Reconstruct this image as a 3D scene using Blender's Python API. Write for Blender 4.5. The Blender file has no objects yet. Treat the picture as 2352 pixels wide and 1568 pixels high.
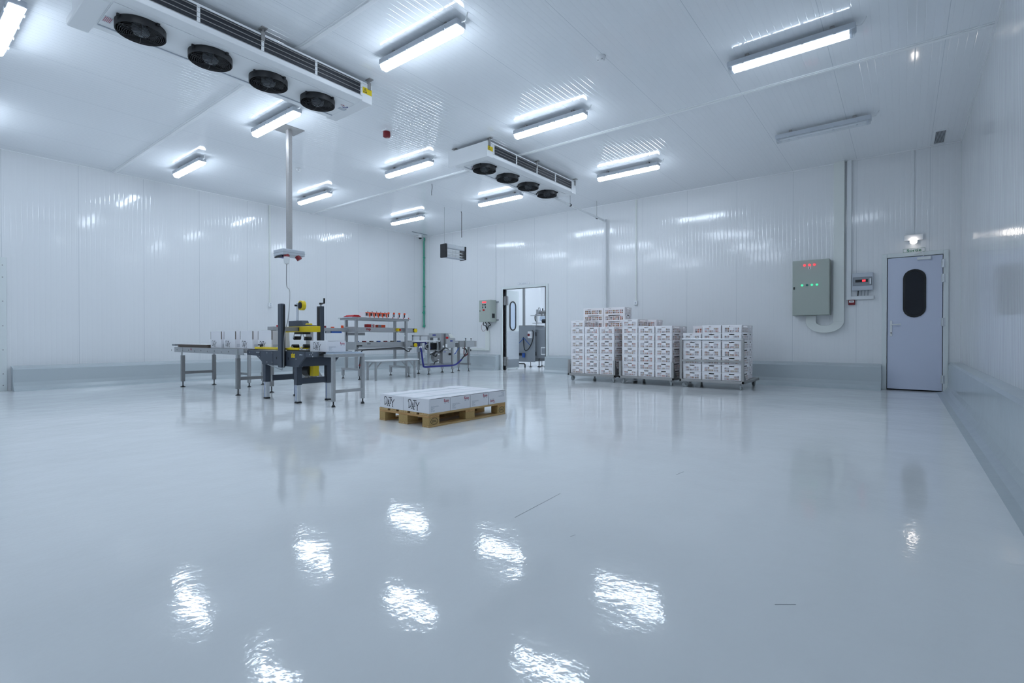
import bpy, math, random
from mathutils import Vector, Matrix
random.seed(7)
SC = bpy.context.scene
COL = SC.collection

# ---------------------------------------------------------------- camera
cam_d = bpy.data.cameras.new('camera')
cam = bpy.data.objects.new('camera', cam_d)
COL.objects.link(cam)
YAW, PITCH, EYE = 0.90993, 0.00757, 0.933
cam_d.sensor_width = 36.0
cam_d.lens = 1155.6 / 2352 * 36.0
cam_d.clip_start = 0.02
_r = Vector((math.cos(YAW), -math.sin(YAW), 0))
_f0 = Vector((math.sin(YAW), math.cos(YAW), 0))
_z = Vector((0, 0, 1))
_f = _f0 * math.cos(PITCH) - _z * math.sin(PITCH)
_u = _z * math.cos(PITCH) + _f0 * math.sin(PITCH)
_m = Matrix(((_r.x, _u.x, -_f.x, 0), (_r.y, _u.y, -_f.y, 0), (_r.z, _u.z, -_f.z, EYE), (0, 0, 0, 1)))
cam.matrix_world = _m
SC.camera = cam

# ---------------------------------------------------------------- world, exposure
w = bpy.data.worlds.new('world')
SC.world = w
w.use_nodes = True
w.node_tree.nodes['Background'].inputs[0].default_value = (0.5, 0.6, 0.7, 1)
w.node_tree.nodes['Background'].inputs[1].default_value = 0.02
SC.view_settings.view_transform = 'Standard'
SC.view_settings.look = 'None'
SC.view_settings.gamma = 1.0
SC.view_settings.use_curve_mapping = False
SC.view_settings.exposure = 0.0
SC.cycles.use_denoising = True
SC.cycles.max_bounces = 8
SC.cycles.diffuse_bounces = 6
SC.cycles.glossy_bounces = 4
SC.cycles.transparent_max_bounces = 8
SC.cycles.sample_clamp_indirect = 6.0
SC.cycles.use_adaptive_sampling = True
SC.cycles.adaptive_threshold = 0.03
LAMP = 33.2                     # radiance of the fluorescent diffusers
LAMP_COL = (0.755, 0.865, 1.0)

# ---------------------------------------------------------------- materials
def lin(c):
    c = c / 255.0
    return c / 12.92 if c <= 0.04045 else ((c + 0.055) / 1.055) ** 2.4

def rgb(r, g, b):
    return (lin(r), lin(g), lin(b), 1)

def new_mat(name):
    m = bpy.data.materials.new(name)
    m.use_nodes = True
    nt = m.node_tree
    return m, nt, nt.nodes['Principled BSDF']

def mat(name, col, rough=0.5, metal=0.0, spec=0.5, noise=0.0, nscale=30.0, bump=0.0, emit=None, estr=0.0, coat=0.0, alpha=1.0, trans=0.0):
    m, nt, p = new_mat(name)
    p.inputs['Base Color'].default_value = col
    p.inputs['Roughness'].default_value = rough
    p.inputs['Metallic'].default_value = metal
    p.inputs['Specular IOR Level'].default_value = spec
    if coat: p.inputs['Coat Weight'].default_value = coat
    if alpha < 1: p.inputs['Alpha'].default_value = alpha
    if trans: p.inputs['Transmission Weight'].default_value = trans
    if emit:
        p.inputs['Emission Color'].default_value = (*emit[:3], 1)
        p.inputs['Emission Strength'].default_value = estr
    if noise or bump:
        tc = nt.nodes.new('ShaderNodeTexCoord')
        n = nt.nodes.new('ShaderNodeTexNoise')
        n.inputs['Scale'].default_value = nscale
        n.inputs['Detail'].default_value = 4
        nt.links.new(tc.outputs['Object'], n.inputs['Vector'])
        if noise:
            mx = nt.nodes.new('ShaderNodeMix'); mx.data_type = 'RGBA'
            mx.inputs['A'].default_value = tuple(c * (1 - noise) for c in col[:3]) + (1,)
            mx.inputs['B'].default_value = tuple(min(1, c * (1 + noise)) for c in col[:3]) + (1,)
            nt.links.new(n.outputs['Fac'], mx.inputs['Factor'])
            nt.links.new(mx.outputs['Result'], p.inputs['Base Color'])
        if bump:
            b = nt.nodes.new('ShaderNodeBump')
            b.inputs['Distance'].default_value = bump
            nt.links.new(n.outputs['Fac'], b.inputs['Height'])
            nt.links.new(b.outputs['Normal'], p.inputs['Normal'])
    return m

def mnode(nt, op, a, b=None, c=None):
    n = nt.nodes.new('ShaderNodeMath'); n.operation = op
    for i, v in enumerate((a, b, c)):
        if v is None: continue
        if isinstance(v, (int, float)): n.inputs[i].default_value = v
        else: nt.links.new(v, n.inputs[i])
    return n.outputs[0]

PANEL, RIB = 1.045, 1.045 / 14
def panel_mat(name, axis, col, off, rough=0.10, wav=0.0006, wav0=0.006, rib_d=0.0010, rib_w=0.013):
    """insulated sandwich panel: shallow ribs, a joint every panel, slightly wavy gloss"""
    m, nt, p = new_mat(name)
    tc = nt.nodes.new('ShaderNodeTexCoord')
    sp = nt.nodes.new('ShaderNodeSeparateXYZ')
    nt.links.new(tc.outputs['Object'], sp.inputs[0])
    t = mnode(nt, 'ADD', sp.outputs[axis], 100 * PANEL - off)
    # ribs
    fr = mnode(nt, 'FRACT', mnode(nt, 'DIVIDE', t, RIB))
    d = mnode(nt, 'MULTIPLY', mnode(nt, 'ABSOLUTE', mnode(nt, 'SUBTRACT', fr, 0.5)), RIB)
    mr = nt.nodes.new('ShaderNodeMapRange'); mr.interpolation_type = 'SMOOTHSTEP'
    nt.links.new(d, mr.inputs['Value'])
    mr.inputs['From Min'].default_value = 0.0; mr.inputs['From Max'].default_value = rib_w
    rib = mr.outputs['Result']
    # joints
    fs = mnode(nt, 'FRACT', mnode(nt, 'DIVIDE', t, PANEL))
    ds = mnode(nt, 'MULTIPLY', mnode(nt, 'MINIMUM', fs, mnode(nt, 'SUBTRACT', 1.0, fs)), PANEL)
    js = mnode(nt, 'LESS_THAN', ds, 0.003)
    n = nt.nodes.new('ShaderNodeTexNoise')
    n.inputs['Scale'].default_value = 1.1; n.inputs['Detail'].default_value = 1.0
    nt.links.new(tc.outputs['Object'], n.inputs['Vector'])
    n2 = nt.nodes.new('ShaderNodeTexNoise')
    n2.inputs['Scale'].default_value = 9.0; n2.inputs['Detail'].default_value = 1.0
    nt.links.new(tc.outputs['Object'], n2.inputs['Vector'])
    b0 = nt.nodes.new('ShaderNodeBump'); b0.inputs['Distance'].default_value = wav0
    nt.links.new(n.outputs['Fac'], b0.inputs['Height'])
    b1 = nt.nodes.new('ShaderNodeBump'); b1.inputs['Distance'].default_value = wav
    nt.links.new(n2.outputs['Fac'], b1.inputs['Height']); nt.links.new(b0.outputs['Normal'], b1.inputs['Normal'])
    b2 = nt.nodes.new('ShaderNodeBump'); b2.inputs['Distance'].default_value = rib_d
    nt.links.new(rib, b2.inputs['Height']); nt.links.new(b1.outputs['Normal'], b2.inputs['Normal'])
    nt.links.new(b2.outputs['Normal'], p.inputs['Normal'])
    mx = nt.nodes.new('ShaderNodeMix'); mx.data_type = 'RGBA'
    mx.inputs['A'].default_value = col
    mx.inputs['B'].default_value = (col[0] * 0.74, col[1] * 0.76, col[2] * 0.78, 1)
    nt.links.new(js, mx.inputs['Factor'])
    nt.links.new(mx.outputs['Result'], p.inputs['Base Color'])
    p.inputs['Roughness'].default_value = rough
    p.inputs['Specular IOR Level'].default_value = 0.5
    return m

def floor_mat(name, col, rough=0.1):
    """poured epoxy: glossy, orange-peel ripple and long shallow waves"""
    m, nt, p = new_mat(name)
    tc = nt.nodes.new('ShaderNodeTexCoord')
    prev = None
    for sc, dist, det in ((0.9, 0.010, 1.0), (4.5, 0.0021, 1.0), (30.0, 0.00055, 2.0)):
        n = nt.nodes.new('ShaderNodeTexNoise')
        n.inputs['Scale'].default_value = sc; n.inputs['Detail'].default_value = det
        nt.links.new(tc.outputs['Object'], n.inputs['Vector'])
        b = nt.nodes.new('ShaderNodeBump'); b.inputs['Distance'].default_value = dist
        nt.links.new(n.outputs['Fac'], b.inputs['Height'])
        if prev: nt.links.new(prev, b.inputs['Normal'])
        prev = b.outputs['Normal']
    nt.links.new(prev, p.inputs['Normal'])
    n = nt.nodes.new('ShaderNodeTexNoise'); n.inputs['Scale'].default_value = 0.7; n.inputs['Detail'].default_value = 3
    nt.links.new(tc.outputs['Object'], n.inputs['Vector'])
    mx = nt.nodes.new('ShaderNodeMix'); mx.data_type = 'RGBA'
    mx.inputs['A'].default_value = tuple(c * 0.96 for c in col[:3]) + (1,)
    mx.inputs['B'].default_value = tuple(c * 1.04 for c in col[:3]) + (1,)
    nt.links.new(n.outputs['Fac'], mx.inputs['Factor'])
    nt.links.new(mx.outputs['Result'], p.inputs['Base Color'])
    p.inputs['Roughness'].default_value = rough
    p.inputs['Specular IOR Level'].default_value = 0.5
    return m

def wood_mat(name, a, b, axis=0):
    m, nt, p = new_mat(name)
    tc = nt.nodes.new('ShaderNodeTexCoord')
    mp = nt.nodes.new('ShaderNodeMapping')
    s = [60, 60, 60]; s[axis] = 4
    mp.inputs['Scale'].default_value = s
    nt.links.new(tc.outputs['Object'], mp.inputs['Vector'])
    n = nt.nodes.new('ShaderNodeTexNoise'); n.inputs['Scale'].default_value = 1.0; n.inputs['Detail'].default_value = 5
    nt.links.new(mp.outputs[0], n.inputs['Vector'])
    cr = nt.nodes.new('ShaderNodeValToRGB')
    cr.color_ramp.elements[0].position = 0.3; cr.color_ramp.elements[0].color = a
    cr.color_ramp.elements[1].position = 0.7; cr.color_ramp.elements[1].color = b
    nt.links.new(n.outputs['Fac'], cr.inputs[0])
    nt.links.new(cr.outputs[0], p.inputs['Base Color'])
    p.inputs['Roughness'].default_value = 0.75
    return m

def produce_mat(name, cols, scale):
    m, nt, p = new_mat(name)
    tc = nt.nodes.new('ShaderNodeTexCoord')
    v = nt.nodes.new('ShaderNodeTexVoronoi'); v.inputs['Scale'].default_value = scale
    gi = nt.nodes.new('ShaderNodeObjectInfo')
    add = nt.nodes.new('ShaderNodeVectorMath'); add.operation = 'ADD'
    nt.links.new(tc.outputs['Object'], add.inputs[0]); nt.links.new(gi.outputs['Location'], add.inputs[1])
    nt.links.new(add.outputs[0], v.inputs['Vector'])
    sx = nt.nodes.new('ShaderNodeSeparateColor'); nt.links.new(v.outputs['Color'], sx.inputs[0])
    cr = nt.nodes.new('ShaderNodeValToRGB'); cr.color_ramp.interpolation = 'CONSTANT'
    els = cr.color_ramp.elements
    while len(els) < len(cols): els.new(0.5)
    for i, c in enumerate(cols):
        els[i].position = i / len(cols); els[i].color = c
    nt.links.new(sx.outputs[0], cr.inputs[0])
    nt.links.new(cr.outputs[0], p.inputs['Base Color'])
    p.inputs['Roughness'].default_value = 0.5
    return m

M = {}
M['wall_back'] = panel_mat('panel_back', 1, rgb(232, 234, 236), 0.69)
M['wall_side'] = panel_mat('panel_side', 0, rgb(232, 234, 236), 0.43)
M['ceiling'] = panel_mat('panel_ceiling', 1, rgb(238, 241, 244), 0.69, rough=0.075, wav=0.00012, wav0=0.0015, rib_d=0.0010, rib_w=0.006)
M['floor'] = floor_mat('epoxy_floor', rgb(238, 241, 242), 0.075)
M['kerb'] = floor_mat('epoxy_kerb', rgb(186, 195, 199), rough=0.22)
M['trim'] = mat('white_aluminium', rgb(238, 240, 242), 0.3)
M['white'] = mat('white_lacquer', rgb(236, 238, 240), 0.35)
M['plastic'] = mat('white_plastic', rgb(228, 231, 233), 0.4)
M['ivory'] = mat('ivory_pvc', rgb(228, 232, 228), 0.45)
M['door_leaf'] = mat('lilac_white_door', rgb(206, 212, 230), 0.3)
M['frame'] = mat('door_frame_white', rgb(222, 228, 228), 0.35)
M['steel'] = mat('brushed_stainless', rgb(178, 180, 182), 0.42, 0.75, noise=0.08, nscale=40)
M['steel_dark'] = mat('dull_stainless', rgb(150, 151, 152), 0.5, 0.6, noise=0.08, nscale=20)
M['galv'] = mat('galvanised_steel', rgb(168, 167, 166), 0.45, 0.7, noise=0.15, nscale=60)
M['chrome'] = mat('bright_aluminium', rgb(216, 220, 224), 0.25, 0.6)
M['dark'] = mat('slate_blue_paint', rgb(62, 70, 82), 0.45)
M['black'] = mat('black_plastic', rgb(24, 26, 30), 0.5)
M['rubber'] = mat('black_rubber', rgb(30, 31, 34), 0.7)
M['yellow'] = mat('machine_yellow', rgb(226, 198, 12), 0.4)
M['warn'] = mat('warning_yellow', rgb(226, 200, 10), 0.5)
M['red'] = mat('red_plastic', rgb(190, 30, 34), 0.4)
M['maroon'] = mat('maroon_plastic', rgb(126, 24, 34), 0.4)
M['orange'] = mat('orange_card', rgb(236, 84, 40), 0.5)
M['carton'] = mat('white_carton', rgb(236, 236, 240), 0.6)
M['carton_shade'] = mat('grey_carton', rgb(212, 218, 222), 0.6)
M['kraft'] = mat('kraft_card', rgb(112, 102, 94), 0.8, noise=0.15)
M['ink'] = mat('black_ink', rgb(20, 22, 34), 0.6)
M['ink_grey'] = mat('grey_ink', rgb(160, 167, 178), 0.6)
M['ink_red'] = mat('red_ink', rgb(184, 98, 116), 0.6)
M['ink_blue'] = mat('blue_ink', rgb(50, 60, 140), 0.6)
M['ink_green'] = mat('green_ink', rgb(20, 110, 70), 0.6)
M['blue'] = mat('blue_plastic', rgb(40, 84, 160), 0.5)
M['navy'] = mat('navy_hose', rgb(38, 42, 128), 0.5)
M['green'] = mat('green_pipe', rgb(60, 168, 140), 0.45)
M['sage'] = mat('sage_grey_enamel', rgb(172, 180, 172), 0.4)
M['grey'] = mat('grey_abs', rgb(192, 198, 206), 0.45)
M['grey_mid'] = mat('mid_grey_plastic', rgb(140, 146, 152), 0.5)
M['coil'] = mat('dark_fin_coil', rgb(58, 60, 66), 0.5, 0.4, noise=0.2, nscale=200)
M['glass_dark'] = mat('dark_glass', rgb(26, 30, 38), 0.06)
M['crate'] = mat('white_crate_plastic', rgb(252, 250, 252), 0.4)
M['wheel'] = mat('pale_grey_wheel', rgb(178, 184, 186), 0.45)
M['wood'] = wood_mat('pale_pine', rgb(172, 136, 82), rgb(214, 184, 134), 0)
M['wood_y'] = wood_mat('pale_pine_cross', rgb(172, 126, 74), rgb(214, 174, 120), 1)
M['wood_block'] = mat('pressed_chip_block', rgb(186, 156, 102), 0.85, noise=0.22, nscale=90, bump=0.002)
M['fruit'] = produce_mat('packed_dates', [rgb(206, 200, 206), rgb(168, 124, 92), rgb(208, 138, 120), rgb(124, 112, 112), rgb(212, 204, 208), rgb(190, 164, 130)], 22)
M['tube_lit'] = mat('lit_diffuser', (0.8, 0.8, 0.8, 1), 0.3, emit=LAMP_COL, estr=LAMP)
M['tube_single'] = mat('lit_tube', (0.8, 0.8, 0.8, 1), 0.3, emit=LAMP_COL, estr=LAMP * 1.3)
M['tube_off'] = mat('unlit_tube', rgb(232, 236, 238), 0.25)
M['clear'] = mat('clear_diffuser', rgb(225, 232, 238), 0.2, alpha=0.3)
M['clear_panel'] = mat('clear_acrylic', rgb(225, 232, 240), 0.1, alpha=0.22)
M['led_red'] = mat('red_pilot', rgb(230, 30, 40), 0.3, emit=(1.0, 0.05, 0.07), estr=1.6)
M['led_green'] = mat('green_pilot', rgb(40, 190, 120), 0.3, emit=(0.1, 0.9, 0.5), estr=0.8)
M['led_green_off'] = mat('green_pilot_unlit', rgb(30, 110, 100), 0.3)
M['emergency'] = mat('lit_emergency_lens', (0.9, 0.85, 0.8, 1), 0.3, emit=(1.0, 0.9, 0.82), estr=14.0)
M['screen'] = mat('pale_screen', rgb(226, 228, 222), 0.25)
M['film'] = mat('pale_blue_film', rgb(206, 220, 236), 0.2)
M['brick'] = mat('terracotta', rgb(150, 92, 70), 0.7)

# ---------------------------------------------------------------- geometry helpers
ORG = {}
def root_org(o):
    while o is not None:
        if o.name in ORG: return ORG[o.name]
        o = o.parent
    return Vector((0, 0, 0))

class MB:
    def __init__(self):
        self.v = []; self.f = []; self.s = []
    def add(self, vs, fs, smooth=False):
        b = len(self.v)
        self.v += [Vector(p) for p in vs]
        self.f += [tuple(i + b for i in f) for f in fs]
        self.s += [smooth] * len(fs)
        return self
    def box(self, x0, x1, y0, y1, z0, z1):
        x0, x1 = min(x0, x1), max(x0, x1); y0, y1 = min(y0, y1), max(y0, y1); z0, z1 = min(z0, z1), max(z0, z1)
        return self.add([(x0, y0, z0), (x1, y0, z0), (x1, y1, z0), (x0, y1, z0), (x0, y0, z1), (x1, y0, z1), (x1, y1, z1), (x0, y1, z1)],
                        [(3, 2, 1, 0), (4, 5, 6, 7), (0, 1, 5, 4), (1, 2, 6, 5), (2, 3, 7, 6), (3, 0, 4, 7)])
    def cbox(self, c, s):
        return self.box(c[0] - s[0] / 2, c[0] + s[0] / 2, c[1] - s[1] / 2, c[1] + s[1] / 2, c[2] - s[2] / 2, c[2] + s[2] / 2)
    def bar(self, p0, p1, wd, ht):
        """rectangular bar between two points; wd across, ht in the upright direction"""
        p0, p1 = Vector(p0), Vector(p1); d = (p1 - p0).normalized()
        up = Vector((0, 0, 1)) if abs(d.z) < 0.95 else Vector((1, 0, 0))
        a = d.cross(up).normalized(); b = a.cross(d).normalized()
        vs = []
        for p in (p0, p1):
            for s, t in ((-1, -1), (1, -1), (1, 1), (-1, 1)):
                vs.append(p + a * s * wd / 2 + b * t * ht / 2)
        return self.add(vs, [(3, 2, 1, 0), (4, 5, 6, 7), (0, 1, 5, 4), (1, 2, 6, 5), (2, 3, 7, 6), (3, 0, 4, 7)])
    def cyl(self, p0, p1, r, n=16, r1=None, smooth=True):
        p0, p1 = Vector(p0), Vector(p1); d = (p1 - p0).normalized()
        up = Vector((0, 0, 1)) if abs(d.z) < 0.95 else Vector((1, 0, 0))
        a = d.cross(up).normalized(); b = d.cross(a).normalized()
        r1 = r if r1 is None else r1
        vs = []
        for p, q in ((p0, r), (p1, r1)):
            for i in range(n):
                t = 2 * math.pi * i / n
                vs.append(p + a * math.cos(t) * q + b * math.sin(t) * q)
        base = len(self.v)
        self.add(vs, [(i, (i + 1) % n, n + (i + 1) % n, n + i) for i in range(n)], smooth)
        self.f += [tuple(base + n - 1 - i for i in range(n)), tuple(base + n + i for i in range(n))]
        self.s += [False, False]
        return self
    def tube(self, pts, r, n=8, closed=False):
        pts = [Vector(p) for p in pts]; k = len(pts); vs = []; prev = None
        for i, p in enumerate(pts):
            if closed: d = pts[(i + 1) % k] - pts[i - 1]
            else: d = pts[min(i + 1, k - 1)] - pts[max(i - 1, 0)]
            d.normalize()
            if prev is None:
                up = Vector((0, 0, 1)) if abs(d.z) < 0.9 else Vector((1, 0, 0))
                a = d.cross(up).normalized()
            else:
                a = (prev - d * prev.dot(d)).normalized()
            prev = a; b = d.cross(a)
            for j in range(n):
                t = 2 * math.pi * j / n
                vs.append(p + a * math.cos(t) * r + b * math.sin(t) * r)
        fs = []
        for i in range(k if closed else k - 1):
            for j in range(n):
                a0 = i * n + j; a1 = i * n + (j + 1) % n; i2 = (i + 1) % k
                fs.append((a0, a1, i2 * n + (j + 1) % n, i2 * n + j))
        if not closed:
            fs += [tuple(range(n - 1, -1, -1)), tuple((k - 1) * n + j for j in range(n))]
        return self.add(vs, fs, True)
    def prism(self, pts, o, u, v, nrm, depth):
        """polygon pts (2D in u,v about o) extruded along nrm by depth"""
        o, u, v, nrm = Vector(o), Vector(u), Vector(v), Vector(nrm)
        k = len(pts)
        A = [o + u * p[0] + v * p[1] for p in pts]
        B = [p + nrm * depth for p in A]
        return self.add(A + B, [tuple(range(k - 1, -1, -1)), tuple(range(k, 2 * k))] + [(i, (i + 1) % k, k + (i + 1) % k, k + i) for i in range(k)])
    def ring(self, outer, inner, o, u, v, nrm, depth):
        """closed frame between two loops of equal length, extruded"""
        o, u, v, nrm = Vector(o), Vector(u), Vector(v), Vector(nrm)
        k = len(outer)
        L = [[o + u * p[0] + v * p[1] + nrm * d for p in P] for d in (0, depth) for P in (outer, inner)]
        vs = L[0] + L[1] + L[2] + L[3]
        fs = []
        for i in range(k):
            j = (i + 1) % k
            fs += [(i, j, k + j, k + i), (2 * k + i, 3 * k + i, 3 * k + j, 2 * k + j), (i, 2 * k + i, 2 * k + j, j), (k + i, k + j, 3 * k + j, 3 * k + i)]
        return self.add(vs, fs)
    def lathe(self, prof, c, n=20, axis='z'):
        c = Vector(c); vs = []
        for r, h in prof:
            for i in range(n):
                t = 2 * math.pi * i / n
                a, b = r * math.cos(t), r * math.sin(t)
                vs.append(c + (Vector((a, b, h)) if axis == 'z' else Vector((h, a, b)) if axis == 'x' else Vector((a, h, b))))
        fs = []
        for k in range(len(prof) - 1):
            for i in range(n):
                fs.append((k * n + i, k * n + (i + 1) % n, (k + 1) * n + (i + 1) % n, (k + 1) * n + i))
        fs += [tuple(range(n - 1, -1, -1)), tuple((len(prof) - 1) * n + i for i in range(n))]
        return self.add(vs, fs, True)
    def build(self, name, m, parent=None, bevel=0.0, seg=1):
        org = root_org(parent) if parent is not None else Vector((0, 0, 0))
        me = bpy.data.meshes.new(name)
        me.from_pydata([tuple(p - org) for p in self.v], [], self.f)
        me.polygons.foreach_set('use_smooth', self.s)
        if any(self.s):
            me.set_sharp_from_angle(angle=math.radians(42))
        import bmesh
        bm = bmesh.new(); bm.from_mesh(me)
        bmesh.ops.recalc_face_normals(bm, faces=bm.faces)
        bm.to_mesh(me); bm.free()
        me.materials.append(M[m] if isinstance(m, str) else m)
        o = bpy.data.objects.new(name, me)
        COL.objects.link(o)
        if parent is not None: o.parent = parent
        if bevel:
            b = o.modifiers.new('bevel', 'BEVEL'); b.width = bevel; b.segments = seg; b.limit_method = 'ANGLE'; b.angle_limit = math.radians(50)
            b.harden_normals = False
        return o

def tag(o, label=None, cat=None, group=None, kind=None):
    if label: o['label'] = label
    if cat: o['category'] = cat
    if group: o['group'] = group
    if kind: o['kind'] = kind
    return o

def thing(name, loc, label, cat, group=None):
    o = bpy.data.objects.new(name, None)
    o.empty_display_size = 0.1
    COL.objects.link(o)
    o.location = loc
    ORG[o.name] = Vector(loc)
    return tag(o, label, cat, group)

def copy_tree(o, parent=None):
    c = o.copy(); COL.objects.link(c)
    c.parent = parent
    for ch in list(o.children): copy_tree(ch, c)
    return c

def dup(o, loc, label, rotz=0.0):
    c = copy_tree(o); c.location = loc; c.rotation_euler = (0, 0, rotz); c['label'] = label
    return c

def struct(o):
    o['kind'] = 'structure'; return o

def text_mb(mb, s, size, o, u, v, nrm, depth=0.0015, bold=0.0, align='CENTER', sx=1.0):
    c = bpy.data.curves.new('t', 'FONT')
    c.body = s; c.size = size; c.align_x = align; c.align_y = 'CENTER'; c.offset = bold; c.resolution_u = 3
    ob = bpy.data.objects.new('t', c); COL.objects.link(ob)
    dg = bpy.context.evaluated_depsgraph_get()
    me = bpy.data.meshes.new_from_object(ob.evaluated_get(dg))
    o, u, v, nrm = Vector(o), Vector(u), Vector(v), Vector(nrm)
    vs = [o + u * (p.co.x * sx) + v * p.co.y + nrm * depth for p in me.vertices]
    mb.add(vs, [tuple(p.vertices) for p in me.polygons])
    bpy.data.objects.remove(ob); bpy.data.curves.remove(c); bpy.data.meshes.remove(me)

def stroke(mb, pts, wd, o, u, v, nrm, depth):
    """flat ribbon along 2D points"""
    o, u, v, nrm = Vector(o), Vector(u), Vector(v), Vector(nrm)
    P = [Vector((p[0], p[1])) for p in pts]
    L = []
    for i, p in enumerate(P):
        d = P[min(i + 1, len(P) - 1)] - P[max(i - 1, 0)]
        d.normalize(); n = Vector((-d.y, d.x))
        wv = wd[i] if isinstance(wd, (list, tuple)) else wd
        L.append((p + n * wv / 2, p - n * wv / 2))
    vs = []
    for a, b in L:
        vs += [o + u * a.x + v * a.y + nrm * depth, o + u * b.x + v * b.y + nrm * depth]
    mb.add(vs, [(2 * i, 2 * i + 1, 2 * i + 3, 2 * i + 2) for i in range(len(L) - 1)])

def arc(cx, cy, rx, ry, a0, a1, n=12):
    return [(cx + rx * math.cos(math.radians(a0 + (a1 - a0) * i / n)), cy + ry * math.sin(math.radians(a0 + (a1 - a0) * i / n))) for i in range(n + 1)]

def stadium(wd, ht, n=10):
    r = wd / 2
    return arc(0, ht / 2 - r, r, r, 0, 180, n) + arc(0, -ht / 2 + r, r, r, 180, 360, n)

X_, Y_, Z_ = Vector((1, 0, 0)), Vector((0, 1, 0)), Vector((0, 0, 1))
def bez(p, n=14):
    """Catmull-Rom through the points"""
    p = [Vector(q) for q in p]; out = []
    for i in range(len(p) - 1):
        a, b, c, d = p[max(i - 1, 0)], p[i], p[i + 1], p[min(i + 2, len(p) - 1)]
        for k in range(n):
            t = k / n
            out.append(0.5 * (2 * b + (c - a) * t + (2 * a - 5 * b + 4 * c - d) * t * t + (3 * b - a - 3 * c + d) * t ** 3))
    out.append(p[-1])
    return out

# ---------------------------------------------------------------- room shell
XB, XF, YL, YR, H = 11.3, -1.34, 12.45, -0.76, 4.23
T = 0.12
XB2 = 16.0                      # far wall of the room seen through the open door
struct(MB().box(XF - T, XB2 + T, YR - 2.6, YL + 0.7, -0.2, 0).build('floor', 'floor'))
fl = bpy.data.objects['floor']
sc = MB()
for a, b, wd in (((2.066, 1.587), (2.552, 1.617), 0.0022), ((1.948, 0.35), (1.993, 0.292), 0.003), ((3.385, 1.216), (3.494, 1.203), 0.003), ((2.026, 1.229), (2.059, 1.22), 0.0012)):
    sc.bar((a[0], a[1], 0.0006), (b[0], b[1], 0.0006), wd, 0.0006)
sc.build('scuff_mark', 'grey_mid', fl)
struct(MB().box(XF - T, XB + T, YR - T, YL + T, H, H + 0.15).build('ceiling', 'ceiling'))
# back wall with two door openings
D1 = (7.61, 9.11, 2.32)
D2 = (-0.535, 0.235, 2.36)
bw = MB()
bw.box(XB, XB + T, YR - T, D2[0], 0, H).box(XB, XB + T, D2[0], D2[1], D2[2], H).box(XB, XB + T, D2[1], D1[0], 0, H)
bw.box(XB, XB + T, D1[0], D1[1], D1[2], H).box(XB, XB + T, D1[1], YL + T, 0, H)
struct(bw.build('wall_back', 'wall_back'))
struct(MB().box(XF - T, XB, YL, YL + T, 0, H).build('wall_left', 'wall_side'))
struct(MB().box(XF - T, XB, YR - T, YR, 0, H).build('wall_right', 'wall_side'))
struct(MB().box(XF - T, XF, YR, YL, 0, H).build('wall_front', 'wall_back'))
# room beyond the open door
MB_ = MB().box(XB2, XB2 + T, 6.4, 12.9, 0, 3.6).build('wall_beyond_back', 'white'); struct(MB_)
struct(MB().box(XB + T, XB2, 12.9, 13.0, 0, 3.6).build('wall_beyond_left', 'white'))
struct(MB().box(XB + T, XB2, 6.3, 6.4, 0, 3.6).build('wall_beyond_right', 'white'))
struct(MB().box(XB + T, XB2 + T, 6.3, 13.0, 3.6, 3.7).build('ceiling_beyond', 'white'))
# dark corridor behind the exit door
struct(MB().box(XB + T, XB + 2.2, -2.2, -2.1, 0, 3.0).box(XB + T, XB + 2.2, 1.6, 1.7, 0, 3.0).box(XB + 2.2, XB + 2.3, -2.2, 1.7, 0, 3.0)
       .box(XB + T, XB + 2.3, -2.2, 1.7, 3.0, 3.1).build('wall_corridor', 'grey_mid'))
tag(MB().box(XB + 1.2, XB + 1.6, -0.42, -0.2, 0, 1.5).build('stacked_boxes', 'brick'), 'brown stack seen dimly through the oval exit door window', 'boxes')

def kerb_profile(h0, h1, d=0.2):
    return [(0, 0), (0, h0), (d - 0.025, h1 + 0.012), (d, h1 - 0.012), (d + 0.004, 0.15), (d + 0.018, 0.085), (d + 0.05, 0.035), (d + 0.10, 0.008), (d + 0.16, 0.0)]
mb = MB()
mb.prism(kerb_profile(0.435, 0.385, 0.22), (1.58, YL, 0), -Y_, Z_, X_, XB - 0.2 - 1.58)
struct(mb.build('baseboard_left', 'kerb', bevel=0.012, seg=3))
mb = MB()
mb.prism(kerb_profile(0.44, 0.40, 0.22), (XB, D1[1] + 0.1, 0), -X_, Z_, Y_, YL - D1[1] - 0.1)
mb.prism(kerb_profile(0.46, 0.415, 0.22), (XB, D2[1] + 0.07, 0), -X_, Z_, Y_, D1[0] - 0.09 - D2[1] - 0.07)
mb.prism(kerb_profile(0.49, 0.44, 0.16), (XB, YR, 0), -X_, Z_, Y_, D2[0] - 0.07 - YR)
struct(mb.build('baseboard_back', 'kerb', bevel=0.012, seg=3))
mb = MB()
mb.prism(kerb_profile(0.515, 0.50, 0.15), (XF, YR, 0), Y_, Z_, X_, XB - XF)
struct(mb.build('baseboard_right', 'kerb', bevel=0.012, seg=3))
mb = MB()
mb.prism(kerb_profile(0.44, 0.40, 0.22), (XF, YR, 0), X_, Z_, Y_, YL - YR)
struct(mb.build('baseboard_front', 'kerb', bevel=0.012, seg=3))
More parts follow.
